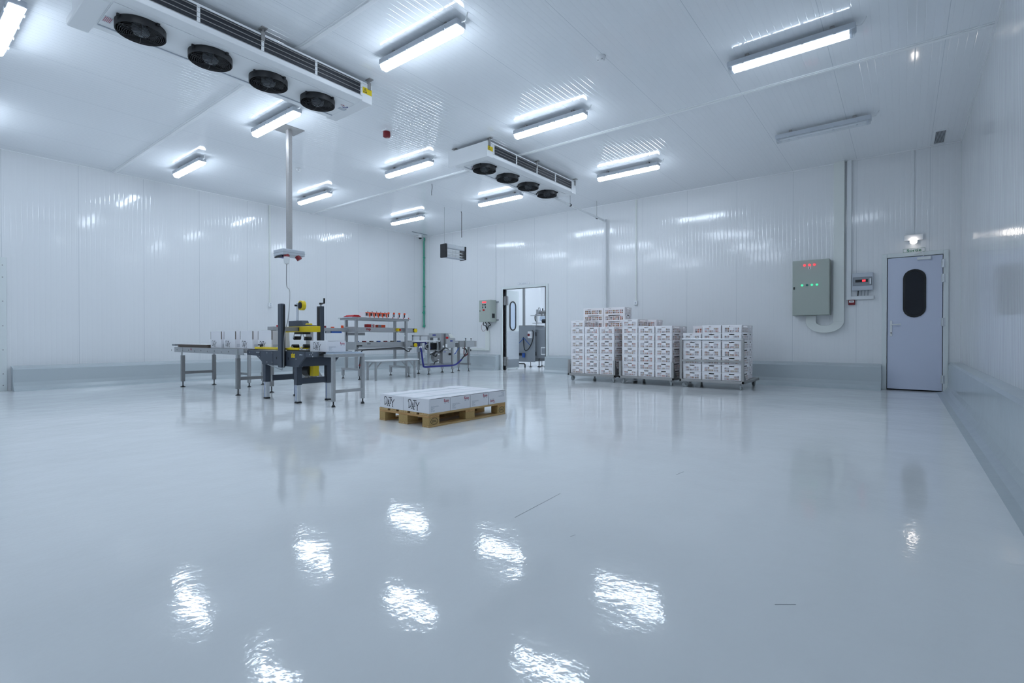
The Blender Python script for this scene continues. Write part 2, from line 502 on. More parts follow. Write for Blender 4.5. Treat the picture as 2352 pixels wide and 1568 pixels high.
# cove mouldings at ceiling and corners
struct(MB().box(XB - 0.02, XB, YR, YL, H - 0.015, H).build('trim_1', 'trim'))
struct(MB().box(XF, XB - 0.02, YL - 0.02, YL, H - 0.015, H).build('trim_2', 'trim'))
struct(MB().box(XF, XB - 0.02, YR, YR + 0.02, H - 0.015, H).build('trim_3', 'trim'))
for k, xx in enumerate((3.06, 7.29)):
    t = MB().box(xx - 0.04, xx + 0.04, YR + 0.02, YL - 0.02, H - 0.012, H).box(xx - 0.022, xx + 0.022, YR + 0.02, YL - 0.02, H - 0.022, H - 0.012)
    struct(t.build('trim_%d' % (k + 4), 'trim', bevel=0.003))

# ---------------------------------------------------------------- doors
def door_frame(name, y0, y1, zt, wdt=0.07, proud=0.03, m='frame'):
    o = MB()
    o.box(XB - proud, XB + T + 0.02, y0 - wdt, y0, 0, zt + wdt).box(XB - proud, XB + T + 0.02, y1, y1 + wdt, 0, zt + wdt).box(XB - proud, XB + T + 0.02, y0, y1, zt, zt + wdt)
    return struct(o.build(name, m, bevel=0.004))

# exit door
d2 = door_frame('door_2', D2[0], D2[1], D2[2])
lf = MB().box(XB - 0.012, XB + 0.045, D2[0] + 0.008, D2[1] - 0.01, 0.022, D2[2] - 0.008)
leaf = lf.build('door_leaf', 'door_leaf', d2, bevel=0.003)
wc = (XB - 0.012, -0.151, 1.71)
o1, i1 = stadium(0.318, 0.845), stadium(0.25, 0.777)
MB().ring(o1, i1, wc, -Y_, Z_, -X_, 0.014).build('window_gasket', 'black', leaf)
MB().prism(i1, (XB - 0.014, wc[1], wc[2]), -Y_, Z_, -X_, 0.004).build('window_glass', 'glass_dark', leaf)
hp = MB().box(XB - 0.026, XB - 0.012, 0.155, 0.19, 0.96, 1.24)
MB_ = hp.build('handle_plate', 'plastic', leaf, bevel=0.006, seg=2)
MB().cyl((XB - 0.02, 0.17, 1.165), (XB - 0.065, 0.17, 1.165), 0.009).tube([(XB - 0.062, 0.178, 1.165), (XB - 0.066, 0.12, 1.166), (XB - 0.066, 0.03, 1.17)], 0.009).build('handle', 'plastic', leaf)
MB().cyl((XB - 0.0255, 0.172, 1.02), (XB - 0.0275, 0.172, 1.02), 0.009).box(XB - 0.0275, XB - 0.0255, 0.169, 0.175, 0.995, 1.02).build('keyhole', 'black', leaf)
for z in (2.2, 1.95, 1.2, 0.22):
    MB().cyl((XB - 0.034, D2[0] + 0.0, z - 0.07), (XB - 0.034, D2[0] + 0.0, z + 0.07), 0.011).box(XB - 0.032, XB - 0.01, D2[0] - 0.028, D2[0] + 0.028, z - 0.07, z + 0.07).build('hinge', 'chrome', d2)
cl = MB().box(XB - 0.06, XB - 0.012, -0.375, -0.185, 2.285, 2.335).build('door_closer', 'plastic', leaf, bevel=0.008, seg=2)
MB().bar((XB - 0.05, -0.27, 2.345), (XB - 0.07, -0.255, 2.425), 0.014, 0.01).bar((XB - 0.07, -0.255, 2.425), (XB - 0.045, -0.14, 2.385), 0.014, 0.01).build('closer_arm', 'plastic', cl)
# double-leaf opening to the production room: swing leaf stands open into that room
d1 = door_frame('door_1', D1[0], D1[1], D1[2])
LY = 9.078
lf = MB().box(XB + 0.1, XB + 0.69, LY - 0.02, LY + 0.02, 0.03, 2.31)
leaf = lf.build('door_leaf', 'frame', d1, bevel=0.004)
wc = (XB + 0.38, LY - 0.021, 1.57)
o1, i1 = stadium(0.30, 0.86), stadium(0.24, 0.80)
MB().ring(o1, i1, wc, X_, Z_, -Y_, 0.02).build('window_gasket', 'black', leaf)
MB().prism(i1, (wc[0], LY - 0.0215, wc[2]), X_, Z_, -Y_, 0.004).build('window_glass', 'film', leaf)
kp = MB().box(XB + 0.11, XB + 0.685, LY - 0.0235, LY - 0.0205, 0.31, 1.12)
for i in range(12):
    for j in range(18):
        x, z = XB + 0.135 + i * 0.048 + (j % 2) * 0.02, 0.335 + j * 0.045
        if x < XB + 0.67: kp.bar((x - 0.009, LY - 0.0245, z - 0.009 * (1 if j % 2 else -1)), (x + 0.009, LY - 0.0245, z + 0.009 * (1 if j % 2 else -1)), 0.003, 0.004)
kp.build('chequer_plate', 'chrome', leaf)
MB().box(XB + 0.11, XB + 0.685, LY - 0.024, LY - 0.0205, 0.06, 0.30).build('kick_plate', 'grey_mid', leaf)
MB().box(XB + 0.05, XB + 0.085, D1[1] - 0.045, D1[1] - 0.005, 0, 2.31).build('jamb_seal', 'rubber', d1)
MB().box(XB - 0.01, XB + 0.1, D1[0] + 0.002, D1[0] + 0.03, 0, 2.31).build('jamb_seal', 'rubber', d1)
for z in (2.0, 0.25):
    MB().box(XB + 0.02, XB + 0.16, LY - 0.04, LY + 0.05, z - 0.13, z + 0.13).cyl((XB + 0.07, LY - 0.05, z - 0.13), (XB + 0.07, LY - 0.05, z + 0.13), 0.02).build('hinge', 'steel_dark', d1, bevel=0.008)
# door at the far left edge
o = MB().box(1.43, 1.53, YL - 0.035, YL, 0, 2.34).box(0.35, 0.45, YL - 0.035, YL, 0, 2.34).box(0.45, 1.43, YL - 0.035, YL, 2.24, 2.34)
d3 = struct(o.build('door_3', 'frame', bevel=0.004))
MB().box(0.455, 1.425, YL - 0.02, YL, 0.02, 2.235).build('door_leaf', 'door_leaf', d3)
mb = MB()
for z in (0.1, 0.3, 0.72, 1.14, 1.57, 1.99, 2.2): mb.cyl((1.48, YL - 0.035, z), (1.48, YL - 0.038, z), 0.009, 8)
mb.build('screw', 'steel_dark', d3)

# ---------------------------------------------------------------- ceiling lamps
def lamp(x, y, label, mode='lit'):
    t = thing('fluorescent_lamp', (x, y, H), label, 'ceiling lamp', 'tubular ceiling lamps')
    L = 0.63
    MB().box(x - 0.07, x + 0.07, y - L, y + L, 4.119, 4.185).build('housing', 'grey', t, bevel=0.012, seg=2)
    for q in (-0.42, 0.42): MB().box(x - 0.03, x + 0.03, y + q - 0.02, y + q + 0.02, 4.185, H).build('mounting_bracket', 'galv', t)
    prof = [(-0.062, 0.0), (-0.060, -0.010), (-0.048, -0.045), (-0.03, -0.06), (0.03, -0.06), (0.048, -0.045), (0.060, -0.010), (0.062, 0.0)]
    dm = {'lit': 'tube_lit', 'single': 'clear', 'off': 'clear'}[mode]
    df = MB().prism(prof, (x, y - L + 0.01, 4.129), X_, Z_, Y_, 2 * L - 0.02).build('diffuser', dm, t, bevel=0.008, seg=2)
    if mode != 'lit':
        MB().cyl((x - 0.02, y - L + 0.06, 4.105), (x - 0.02, y + L - 0.06, 4.105), 0.013, 12).build('tube', 'tube_single' if mode == 'single' else 'tube_off', t)
        if mode == 'single': MB().cyl((x + 0.02, y - L + 0.06, 4.105), (x + 0.02, y + L - 0.06, 4.105), 0.013, 12).build('tube', 'tube_single', t)
        for q in (-1, 1): MB().box(x - 0.05, x + 0.05, y + q * (L - 0.045) - 0.012, y + q * (L - 0.045) + 0.012, 4.08, 4.137).build('tube_holder', 'grey', t)
    for q in (-0.45, -0.15, 0.15, 0.45):
        for e in (-1, 1): MB().box(x + e * 0.071 - 0.004, x + e * 0.071 + 0.004, y + q - 0.012, y + q + 0.012, 4.11, 4.16).build('clip', 'grey', t)
    MB().tube(bez([(x, y - L, 4.165), (x + 0.01, y - L - 0.05, 4.17), (x, y - L - 0.09, H)], 6), 0.006, 6).build('cable', 'plastic', t)
    return t
GX, GY = (0.92, 3.77, 6.33, 9.06), (1.03, 4.22, 7.40, 10.65)
lamp(GX[0], 7.35, 'bright tube lamp at the top left corner, left of the front air cooler')
lamp(GX[1], GY[1], 'large bright tube lamp right of the front air cooler')
lamp(GX[1], GY[2], 'bright tube lamp beside the top of the steel drop pole')
lamp(GX[1], GY[3], 'bright tube lamp hung closest to the left wall, left of the steel drop pole')
lamp(GX[2], GY[0], 'tube lamp at upper right with two separate lit tubes showing', 'single')
lamp(GX[2], GY[1], 'bright tube lamp just above and right of the far air cooler')
lamp(GX[2], GY[2], 'bright tube lamp between the red siren and the far air cooler')
lamp(GX[2], GY[3], 'bright tube lamp just right of the steel drop pole over the left wall')
lamp(GX[3], GY[1], 'bright tube lamp right of the far air cooler, close to the back wall')
lamp(GX[3], GY[2], 'bright tube lamp under the left fans of the far air cooler')
lamp(GX[3], GY[3], 'bright tube lamp nearest the far corner by the green pipe')
lamp(GX[3], GY[0] - 0.02, 'unlit grey tube lamp on the ceiling above the exit door side', 'off')
for x, y, where in ((GX[0], GY[3], 'over the door on the left wall'), (GX[0], GY[1], 'above the viewer')):
    lamp(x, y, 'bright tube lamp out of view ' + where)
for x, y, where in ((12.6, 11.6, 'near left'), (14.2, 12.0, 'far left'), (12.6, 7.3, 'near right'), (14.2, 7.4, 'middle right'), (15.4, 8.9, 'at the back wall')):  # unseen lamps added to brighten the room beyond
    lamp(x, y, 'added unseen tube lamp brightening the room beyond the open door, ' + where).location.z = 3.6

# ---------------------------------------------------------------- air coolers
def cooler(x0, x1, y0, y1, fan0, fan1, label, group='ceiling air coolers'):
    """ceiling unit: coil faces on both long sides, four fan guards below"""
    zb, zt = 3.93, 4.17
    t = thing('air_cooler', ((x0 + x1) / 2, (y0 + y1) / 2, H), label, 'air cooler', group)
    ym = (y0 + y1) / 2
    cs = MB()
    cs.prism([(y0 + 0.012, zt), (y0 + 0.012, zb + 0.075), (y0, zb + 0.065), (y0, zb + 0.012), (y0 + 0.09, zb), (y1 - 0.09, zb), (y1, zb + 0.012), (y1, zb + 0.065), (y1 - 0.012, zb + 0.075), (y1 - 0.012, zt)], (x0 + 0.1, 0, 0), Y_, Z_, X_, x1 - x0 - 0.2)
    cs.build('casing', 'white', t, bevel=0.004)
    for a, b in ((x0, x0 + 0.15), (x1 - 0.15, x1)):
        MB().box(a, b, y0 - 0.004, y1 + 0.004, zb - 0.004, zt + 0.004).build('end_panel', 'white', t, bevel=0.006, seg=2)
    for s, yy in ((-1, y0), (1, y1)):
        n = 4
        cx0, cx1 = x0 + 0.165, x1 - 0.165
        MB().box(cx0, cx1, yy + s * 0.0 - 0.004, yy + 0.004, zb + 0.078, zt - 0.018).build('coil_face', 'coil', t)
        MB().box(x0 + 0.1, x1 - 0.1, yy - 0.014, yy + 0.014, zt - 0.02, zt).build('top_rail', 'white', t)
        for k in range(n + 1):
            xx = cx0 + (cx1 - cx0) * k / n
            MB().box(xx - 0.014, xx + 0.014, yy - 0.012, yy + 0.012, zb + 0.065, zt).build('mullion', 'white', t)
        for k in range(3):
            z = zb + 0.078 + (zt - zb - 0.1) * (k + 0.7) / 3
            MB().tube([(cx0, yy + s * 0.009, z), (cx1, yy + s * 0.009, z)], 0.0045, 6).build('guard_wire', 'galv', t)
        for xx in (x0 + 0.05, (x0 + x1) / 2, x1 - 0.05):
            MB().box(xx - 0.02, xx + 0.02, yy - 0.022, yy + 0.004, zt - 0.07, zt + 0.02).box(xx - 0.03, xx + 0.03, yy - 0.06, yy + 0.03, H - 0.012, H).cyl((xx, yy - 0.012, zt), (xx, yy - 0.012, H), 0.009, 8).build('hanger', 'galv', t)
    fp = MB()
    fp.box(x0 + 0.16, x1 - 0.16, ym - 0.25, ym + 0.25, zb - 0.006, zb)
    fp.build('fan_plate', 'white', t)
    MB().box(x0 + 0.16, x1 - 0.16, ym + 0.25, ym + 0.262, zb - 0.016, zb).build('drip_edge', 'grey', t)
    for k in range(4):
        cx = fan0 + (fan1 - fan0) * k / 3
        R = 0.205
        g = MB().lathe([(0.0, -0.004), (R - 0.006, -0.004), (R - 0.006, -0.068), (R, -0.068), (R, 0.0)], (cx, ym - 0.005, zb - 0.006), 32)  # black disc closing the ring paints in the darkness of the fan recess
        sh = g.build('fan_ring', 'black', t)
        MB().lathe([(0.012, -0.01), (0.075, -0.012), (0.075, -0.05), (0.06, -0.075), (0.0, -0.078)], (cx, ym - 0.005, zb), 20).build('motor', 'grey_mid', sh)
        bl = MB()
        for j in range(5):
            a0 = j * 2 * math.pi / 5 + k
            pts = []
            for rr, da, dz in ((0.07, 0, -0.02), (0.19, 0.1, -0.012), (0.19, 0.72, -0.045), (0.07, 0.62, -0.05)):
                pts.append((cx + rr * math.cos(a0 + da), ym - 0.005 + rr * math.sin(a0 + da), zb + dz))
            q = [(p[0], p[1], p[2] - 0.003) for p in pts]
            bl.add(pts + q, [(0, 1, 2, 3), (7, 6, 5, 4), (0, 4, 5, 1), (1, 5, 6, 2), (2, 6, 7, 3), (3, 7, 4, 0)])
        bl.build('fan_blades', 'black', sh)
        gw = MB()
        for q in range(11):
            rr = 0.03 + q * 0.0165; dz = -0.095 + 0.03 * (rr / R) ** 3
            gw.tube([(cx + rr * math.cos(a), ym - 0.005 + rr * math.sin(a), zb + dz) for a in [i * 2 * math.pi / 28 for i in range(28)]], 0.0024, 5, closed=True)
        for q in range(6):
            a = q * math.pi / 3 + 0.3
            gw.tube([(cx + rr * math.cos(a), ym - 0.005 + rr * math.sin(a), zb - 0.097 + 0.03 * (rr / R) ** 3) for rr in (0.02, 0.1, 0.17, 0.2)] + [(cx + R * math.cos(a), ym - 0.005 + R * math.sin(a), zb - 0.03)], 0.003, 5)
        gw.build('fan_guard', 'black', sh)
        for a in (0.4, 1.97, 3.54, 5.11):
            px, py = cx + (R + 0.012) * math.cos(a), ym - 0.005 + (R + 0.012) * math.sin(a)
            MB().cbox((px, py, zb - 0.02), (0.022, 0.022, 0.022)).build('guard_clip', 'black', sh)
    return t, zb, zt

t, zb, zt = cooler(1.22, 4.03, 5.42, 6.22, 1.65, 3.505, 'large white four-fan air cooler nearest the camera at upper left')
lb = MB().box(3.885, 4.022, 5.4115, 5.4155, 4.035, 4.11).build('hazard_label', 'warn', t)
def hazard_mark(o, u, nrm, parent):
    m = MB()
    tr = [(-0.03, -0.026), (0.0, 0.031), (0.03, -0.026)]
    m.ring(tr, [(p[0] * 0.72, p[1] * 0.72 - 0.001) for p in tr], o, u, Z_, nrm, 0.001)
    stroke(m, [(0.004, 0.011), (-0.004, 0.0), (0.003, 0.0), (-0.002, -0.012)], 0.004, o, u, Z_, nrm, 0.001)
    m.build('hazard_mark', 'ink', parent)
hazard_mark((3.92, 5.4113, 4.072), X_, -Y_, lb)
rp = MB().box(1.385, 1.455, 5.86, 5.98, zb - 0.009, zb - 0.0062).build('rating_plate', 'carton_shade', t)
m = MB()
for k in range(5): m.box(1.392 + k * 0.012, 1.398 + k * 0.012, 5.87, 5.97, zb - 0.0096, zb - 0.009)
m.build('plate_print', 'ink_red', rp)
MB().box(3.80, 3.9, 5.78, 5.84, zb - 0.0085, zb - 0.0062).build('rating_plate', 'grey', t)
m = MB(); stroke(m, [(0, 0), (0.03, 0.02), (0.05, 0.0)], 0.016, (3.77, 5.72, zb - 0.006), X_, -Y_, -Z_, 0.002); m.build('maker_mark', 'ink_red', t)
m = MB(); stroke(m, [(0.03, -0.03), (0.06, -0.035), (0.09, 0.0), (0.07, 0.02)], 0.016, (3.78, 5.72, zb - 0.006), X_, -Y_, -Z_, 0.002); m.build('maker_mark', 'ink_blue', t)
MB().box(1.20, 1.37, 5.6, 6.33, zb - 0.012, zb + 0.06).build('junction_box', 'white', t, bevel=0.008)

t, zb, zt = cooler(6.30, 9.14, 5.42, 6.22, 6.69, 8.65, 'white four-fan air cooler hung farther away near the back wall')
lb = MB().box(6.31, 6.44, 5.4115, 5.4155, 4.03, 4.10).build('hazard_label', 'warn', t)
hazard_mark((6.345, 5.4113, 4.065), X_, -Y_, lb)
MB().box(6.285, 6.296, 5.40, 6.3, zb - 0.02, zt).build('cover_plate', 'white', t)
m = MB(); stroke(m, [(0, 0), (0.03, 0.02), (0.05, 0.0)], 0.016, (6.52, 5.98, zb - 0.006), X_, -Y_, -Z_, 0.002); m.build('maker_mark', 'ink_blue', t)
m = MB(); stroke(m, [(0.04, -0.03), (0.07, -0.03), (0.09, -0.01)], 0.016, (6.53, 5.98, zb - 0.006), X_, -Y_, -Z_, 0.002); m.build('maker_mark', 'ink_red', t)

# drain pipe from the far cooler to the wall and down behind the crates
t = thing('drain_pipe', (11.24, 5.8, 0), 'thin white drain pipe running from the far cooler down the back wall', 'pipe')
MB().tube([(8.95, 5.86, 3.90), (10.0, 5.84, 3.86), (11.2, 5.82, 3.81)], 0.024, 10).build('sloping_pipe', 'plastic', t)
MB().lathe([(0.038, -0.05), (0.038, 0.05)], (11.23, 5.82, 3.805), 14).tube([(11.16, 5.82, 3.81), (11.23, 5.82, 3.806)], 0.036, 12).build('elbow', 'plastic', t)
MB().tube([(11.235, 5.81, 3.80), (11.235, 5.80, 0.46)], 0.03, 10).build('down_pipe', 'plastic', t)
for x, z in ((9.62, 3.872), (10.85, 3.822)):
    MB().tube([(x, 5.845, z + 0.03), (x, 5.845, H)], 0.005, 6).build('hanger_rod', 'steel_dark', t)
    MB().lathe([(0.031, -0.014), (0.031, 0.014)], (x, 5.842, z), 12, 'x').build('pipe_clip', 'black', t)

# ---------------------------------------------------------------- ceiling fittings
def smoke(x, y, label):
    t = thing('smoke_detector', (x, y, H), label, 'smoke detector', 'smoke detectors')
    MB().lathe([(0.055, 0), (0.055, -0.018), (0.05, -0.022)], (x, y, H), 24).build('base', 'plastic', t)
    MB().lathe([(0.045, -0.022), (0.044, -0.042), (0.03, -0.056), (0.0, -0.057)], (x, y, H), 24).build('head', 'white', t)
    MB().box(x - 0.03, x - 0.026, y - 0.03, y + 0.03, H - 0.052, H - 0.016).build('slot', 'black', t)
smoke(5.317, 2.81, 'round white smoke detector right of the bright lamps in the ceiling middle')
smoke(5.206, 9.31, 'round white smoke detector on the ceiling right of the steel drop pole')
t = thing('siren', (5.13, 6.52, H), 'red fire alarm siren on the ceiling between the two air coolers', 'alarm siren')
MB().cbox((5.13, 6.52, H - 0.008), (0.13, 0.13, 0.016)).build('base', 'white', t)
MB().lathe([(0.055, -0.016), (0.058, -0.05), (0.058, -0.095), (0.04, -0.105), (0, -0.106)], (5.13, 6.52, H), 24).build('body', 'maroon', t)
t = thing('vent_grille', (10.86, -0.46, H), 'small louvred vent grille on the ceiling above the exit door', 'vent')
gx0, gx1, gy0, gy1 = 10.48, 11.2, -0.55, -0.37
MB().ring([(gx0, gy0), (gx1, gy0), (gx1, gy1), (gx0, gy1)], [(gx0 + 0.04, gy0 + 0.025), (gx1 - 0.04, gy0 + 0.025), (gx1 - 0.04, gy1 - 0.025), (gx0 + 0.04, gy1 - 0.025)], (0, 0, H), X_, Y_, -Z_, 0.014).build('frame', 'plastic', t)
MB().box(gx0 + 0.04, gx1 - 0.04, gy0 + 0.025, gy1 - 0.025, H - 0.003, H - 0.001).build('backing', 'black', t)
for k in range(9):
    y = gy0 + 0.03 + (gy1 - gy0 - 0.06) * k / 8
    MB().box(gx0 + 0.04, gx1 - 0.04, y - 0.003, y + 0.003, H - 0.012, H - 0.003).build('slat', 'grey', t)
t = MB().tube(bez([(7.48, 7.99, 4.23), (7.49, 7.99, 4.15), (7.46, 7.98, 4.05), (7.47, 7.99, 3.98)]), 0.005, 6).build('loose_wire', 'black')
tag(t, 'short loose dark wire dangling from the ceiling left of the far cooler', 'wire')
t = tag(MB().box(10.46, 11.08, 12.05, 12.08, H - 0.012, H).build('ceiling_strip', 'grey_mid'), 'thin grey strip on the ceiling in the far corner above the camera dome', 'strip')
t = thing('dome_camera', (11.0, 12.3, 4.16), 'small white dome security camera in the far ceiling corner', 'security camera')
MB().lathe([(0.06, 0.07), (0.062, 0.0), (0.055, -0.01)], (11.0, 12.3, 4.16), 20).box(10.97, 11.03, 12.3, YL, 4.18, 4.22).build('housing', 'white', t)
MB().lathe([(0.05, -0.01), (0.047, -0.03), (0.03, -0.052), (0.0, -0.058)], (11.0, 12.3, 4.16), 20).build('dome', 'black', t)
t = thing('green_pipe', (11.25, 12.38, 0), 'bright green plastic pipe running down the far corner of the room', 'pipe')
MB().tube([(11.25, 12.38, 4.2), (11.25, 12.38, 4.1), (11.25, 12.40, 4.08), (11.25, 12.40, 1.3)], 0.022, 10).build('pipe_run', 'green', t)
for z in (3.55, 2.6, 1.95, 1.32):
    MB().lathe([(0.03, -0.02), (0.03, 0.02)], (11.25, 12.40, z), 12).box(11.25, 11.3, 12.39, 12.41, z - 0.01, z + 0.01).build('pipe_clip', 'green', t)
MB().lathe([(0.034, -0.04), (0.034, 0.05)], (11.25, 12.40, 1.75), 12).cyl((11.25, 12.4, 1.75), (11.19, 12.4, 1.75), 0.015).build('valve', 'green', t)
MB().cyl((11.25, 12.4, 1.3), (11.19, 12.37, 1.3), 0.018).lathe([(0.032, -0.03), (0.032, 0.03)], (11.25, 12.40, 1.3), 12).build('tap', 'green', t)

# insect killer on wires
t = thing('insect_killer', (9.3, 9.15, 2.97), 'black-ended electric insect killer hanging from thin wires near the far corner', 'insect killer')
P0, P1 = Vector((9.005, 9.168, 0)), Vector((9.596, 9.129, 0))
dx = (P1 - P0).normalized(); ny = Vector((dx.y, -dx.x, 0))
def ibar(s0, s1, n0, n1, z0, z1):
    q = [P0 + dx * s + ny * n for s, n in ((s0, n0), (s1, n0), (s1, n1), (s0, n1))]
    return MB().add([(p.x, p.y, z0) for p in q] + [(p.x, p.y, z1) for p in q], [(3, 2, 1, 0), (4, 5, 6, 7), (0, 1, 5, 4), (1, 2, 6, 5), (2, 3, 7, 6), (3, 0, 4, 7)])
ibar(-0.06, 0.0, -0.1, 0.12, 2.955, 3.30).build('end_cap', 'black', t, bevel=0.01)
ibar(0.60, 0.655, -0.1, 0.12, 2.955, 3.30).build('end_cap', 'black', t, bevel=0.01)
ibar(0, 0.6, 0.07, 0.1, 3.20, 3.30).build('hood', 'chrome', t)
ibar(0, 0.6, -0.08, 0.07, 3.285, 3.30).build('hood_top', 'chrome', t)
ibar(0, 0.6, 0.08, 0.1, 3.18, 3.20).build('front_bar', 'grey_mid', t)
gb_ = MB()
for k in range(13):
    q = P0 + dx * (0.03 + k * 0.045) - ny * 0.085
    gb_.tube([q + Z_ * 2.98, q + Z_ * 3.26], 0.003, 5)
gb_.build('rear_grid', 'plastic', t)
ibar(0, 0.6, -0.08, 0.1, 2.965, 2.98).build('catch_tray', 'grey', t)
for z in (3.12, 3.04):
    MB().tube([P0 + dx * 0.01 + ny * 0.02 + Z_ * z, P0 + dx * 0.59 + ny * 0.02 + Z_ * z], 0.013, 10).build('uv_tube', 'tube_off', t)
gw = MB()
for k in range(15):
    s = 0.02 + k * 0.04
    gw.tube([P0 + dx * s + ny * 0.09 + Z_ * 2.98, P0 + dx * s + ny * 0.09 + Z_ * 3.17], 0.0022, 5)
for z in (3.0, 3.045, 3.09, 3.135):
    gw.tube([P0 + dx * 0.0 + ny * 0.09 + Z_ * z, P0 + dx * 0.6 + ny * 0.09 + Z_ * z], 0.0022, 5)
gw.build('guard_grid', 'galv', t)
MB().tube([P0 + Z_ * 3.3, P0 + Z_ * H], 0.0035, 6).build('hanging_wire', 'steel_dark', t)
MB().tube([P1 + Z_ * 3.3, P1 + dx * 0.02 + Z_ * 3.42, P1 - dx * 0.03 + Z_ * 3.47, P1 + Z_ * 3.56], 0.0035, 6).build('hook', 'plastic', t)
MB().tube([P1 + Z_ * 3.55, P1 + Z_ * 4.18, P1 - dx * 0.02 + Z_ * H], 0.008, 6).build('power_cable', 'black', t)

# drop pole with socket box
t = thing('drop_pole', (4.15, 7.71, H), 'square steel drop pole from the ceiling carrying a grey socket box', 'power pole')
MB().box(3.98, 4.32, 7.54, 7.88, H - 0.008, H).build('ceiling_plate', 'galv', t)
MB().box(4.115, 4.185, 7.675, 7.745, 2.31, H - 0.008).build('pole', 'galv', t, bevel=0.005)
bx = MB().box(3.97, 4.33, 7.56, 7.86, 2.225, 2.315).build('socket_box', 'grey', t, bevel=0.006)
MB().box(3.968, 4.332, 7.558, 7.862, 2.262, 2.266).build('box_joint', 'grey_mid', bx)
MB().box(4.0, 4.12, 7.66, 7.84, 2.20, 2.225).build('socket', 'navy', t)
MB().box(3.98, 4.0, 7.62, 7.85, 2.19, 2.215).build('socket', 'black', t)
MB().cyl((4.22, 7.60, 2.225), (4.25, 7.58, 2.17), 0.042, 14).build('socket', 'maroon', t)
MB().cyl((4.05, 7.60, 2.225), (4.03, 7.585, 2.17), 0.042, 14).build('socket', 'maroon', t)
cp = tag(MB().lathe([(0.042, 0.0), (0.045, -0.05), (0.035, -0.10), (0.014, -0.115)], (4.035, 7.58, 2.19), 18).build('plug', 'plastic', t))
MB().tube(bez([(4.035, 7.58, 2.08), (4.03, 7.57, 1.75), (3.95, 7.33, 1.62), (3.78, 7.06, 1.22), (3.70, 7.02, 0.95), (3.69, 7.02, 0.5)]), 0.0065, 8).build('flex_cable', 'steel_dark', t)

# ---------------------------------------------------------------- on the back wall
t = thing('control_cabinet', (11.3, 1.41, 1.36), 'large sage grey control cabinet with red and green pilot lamps', 'control cabinet')
cy0, cy1, cz0, cz1, cf = 1.09, 1.705, 1.362, 2.415, 11.05
MB().box(cf + 0.02, XB - 0.001, cy0, cy1, cz0, cz1).build('body', 'sage', t, bevel=0.006)
dr = MB().box(cf, cf + 0.018, cy0 + 0.004, cy1 - 0.004, cz0 + 0.004, cz1 - 0.004).build('door', 'sage', t, bevel=0.006, seg=2)
def fy(f): return cy1 - (cy1 - cy0) * f
for f in (0.34, 0.475, 0.605):
    MB().cyl((cf, fy(f), 2.315), (cf - 0.018, fy(f), 2.315), 0.02, 14).build('red_pilot_lamp', 'led_red', dr)
for k, f in enumerate((0.275, 0.41, 0.54, 0.675)):
    MB().cyl((cf, fy(f), 1.935), (cf - 0.018, fy(f), 1.935), 0.02, 14).build('green_pilot_lamp', 'led_green_off' if k == 1 else 'led_green', dr)
nl = MB().box(cf - 0.002, cf, fy(0.475) - 0.024, fy(0.475) + 0.024, 2.24, 2.29).build('number_label', 'white', dr)
m = MB(); text_mb(m, '2', 0.05, (cf - 0.002, fy(0.475), 2.265), -Y_, Z_, -X_, 0.001, 0.002); m.build('number', 'ink', nl)
MB().box(cf - 0.008, cf, fy(0.055) - 0.012, fy(0.055) + 0.012, 1.86, 1.91).build('lock', 'black', dr)

t = thing('cable_duct', (11.3, 0.96, 1.0), 'wide white cable duct bending in a J under the control cabinet', 'cable duct')
W2 = 0.085
MB().box(11.21, XB - 0.001, 0.96 - W2, 0.96 + W2, 1.24, H).build('straight_run', 'ivory', t, bevel=0.003)
o_, i_ = [], []
cyc, ro, ri = 1.185, 0.31, 0.14
po = [(0.96 - W2, 1.24)] + arc(cyc, 1.24, ro, 0.215, 180, 360, 24)[1:-1] + [(cyc + ro, 1.24), (cyc + ro, 1.365)]
po = arc(cyc, 1.24, ro, 0.215, 180, 360, 28) + [(cyc + ro, 1.358)]
pi_ = arc(cyc, 1.24, ri, 0.075, 180, 360, 28) + [(cyc + ri, 1.358)]
MB().prism(po + pi_[::-1], (11.21, 0, 0), Y_, Z_, X_, 0.088).build('bend', 'ivory', t, bevel=0.003)
t = thing('cable_trunking', (11.3, 0.8, 1.66), 'narrow white cable trunking turning right below the breaker box', 'cable trunking')
MB().box(11.25, XB - 0.001, 0.768, 0.842, 1.635, H).build('upright', 'plastic', t, bevel=0.003)
MB().box(11.25, XB - 0.001, 0.425, 0.768, 1.635, 1.70).build('foot_run', 'plastic', t, bevel=0.003)
t = thing('breaker_box', (11.3, 0.59, 1.8), 'grey breaker box with a dark window beside the exit door', 'breaker box')
MB().box(11.19, XB, 0.437, 0.752, 1.80, 2.12).build('case', 'grey', t, bevel=0.008, seg=2)
MB().box(11.178, 11.19, 0.45, 0.74, 1.885, 2.04).build('cover', 'grey_mid', t, bevel=0.004)
MB().box(11.175, 11.178, 0.51, 0.70, 1.945, 1.995).build('window', 'black', t)
MB().box(11.172, 11.175, 0.545, 0.595, 1.955, 1.99).build('red_switch', 'led_red', t)
MB().box(11.172, 11.178, 0.465, 0.485, 1.91, 2.01).build('latch', 'white', t)
for k, y in enumerate((0.665, 0.615, 0.565, 0.515)):
    MB().cyl((11.26, y, 1.702), (11.25, y - 0.006, 1.80), 0.010 if k == 0 else 0.007, 8).build('cable', 'black' if k == 0 else 'grey_mid', t)
t = thing('alarm_call_point', (11.3, 0.76, 1.59), 'small dark red fire alarm call point below the white trunking', 'call point')
MB().box(11.25, XB, 0.708, 0.812, 1.54, 1.635).build('case', 'maroon', t, bevel=0.005)
fp = MB().box(11.247, 11.25, 0.722, 0.798, 1.585, 1.622).build('front_plate', 'white', t)
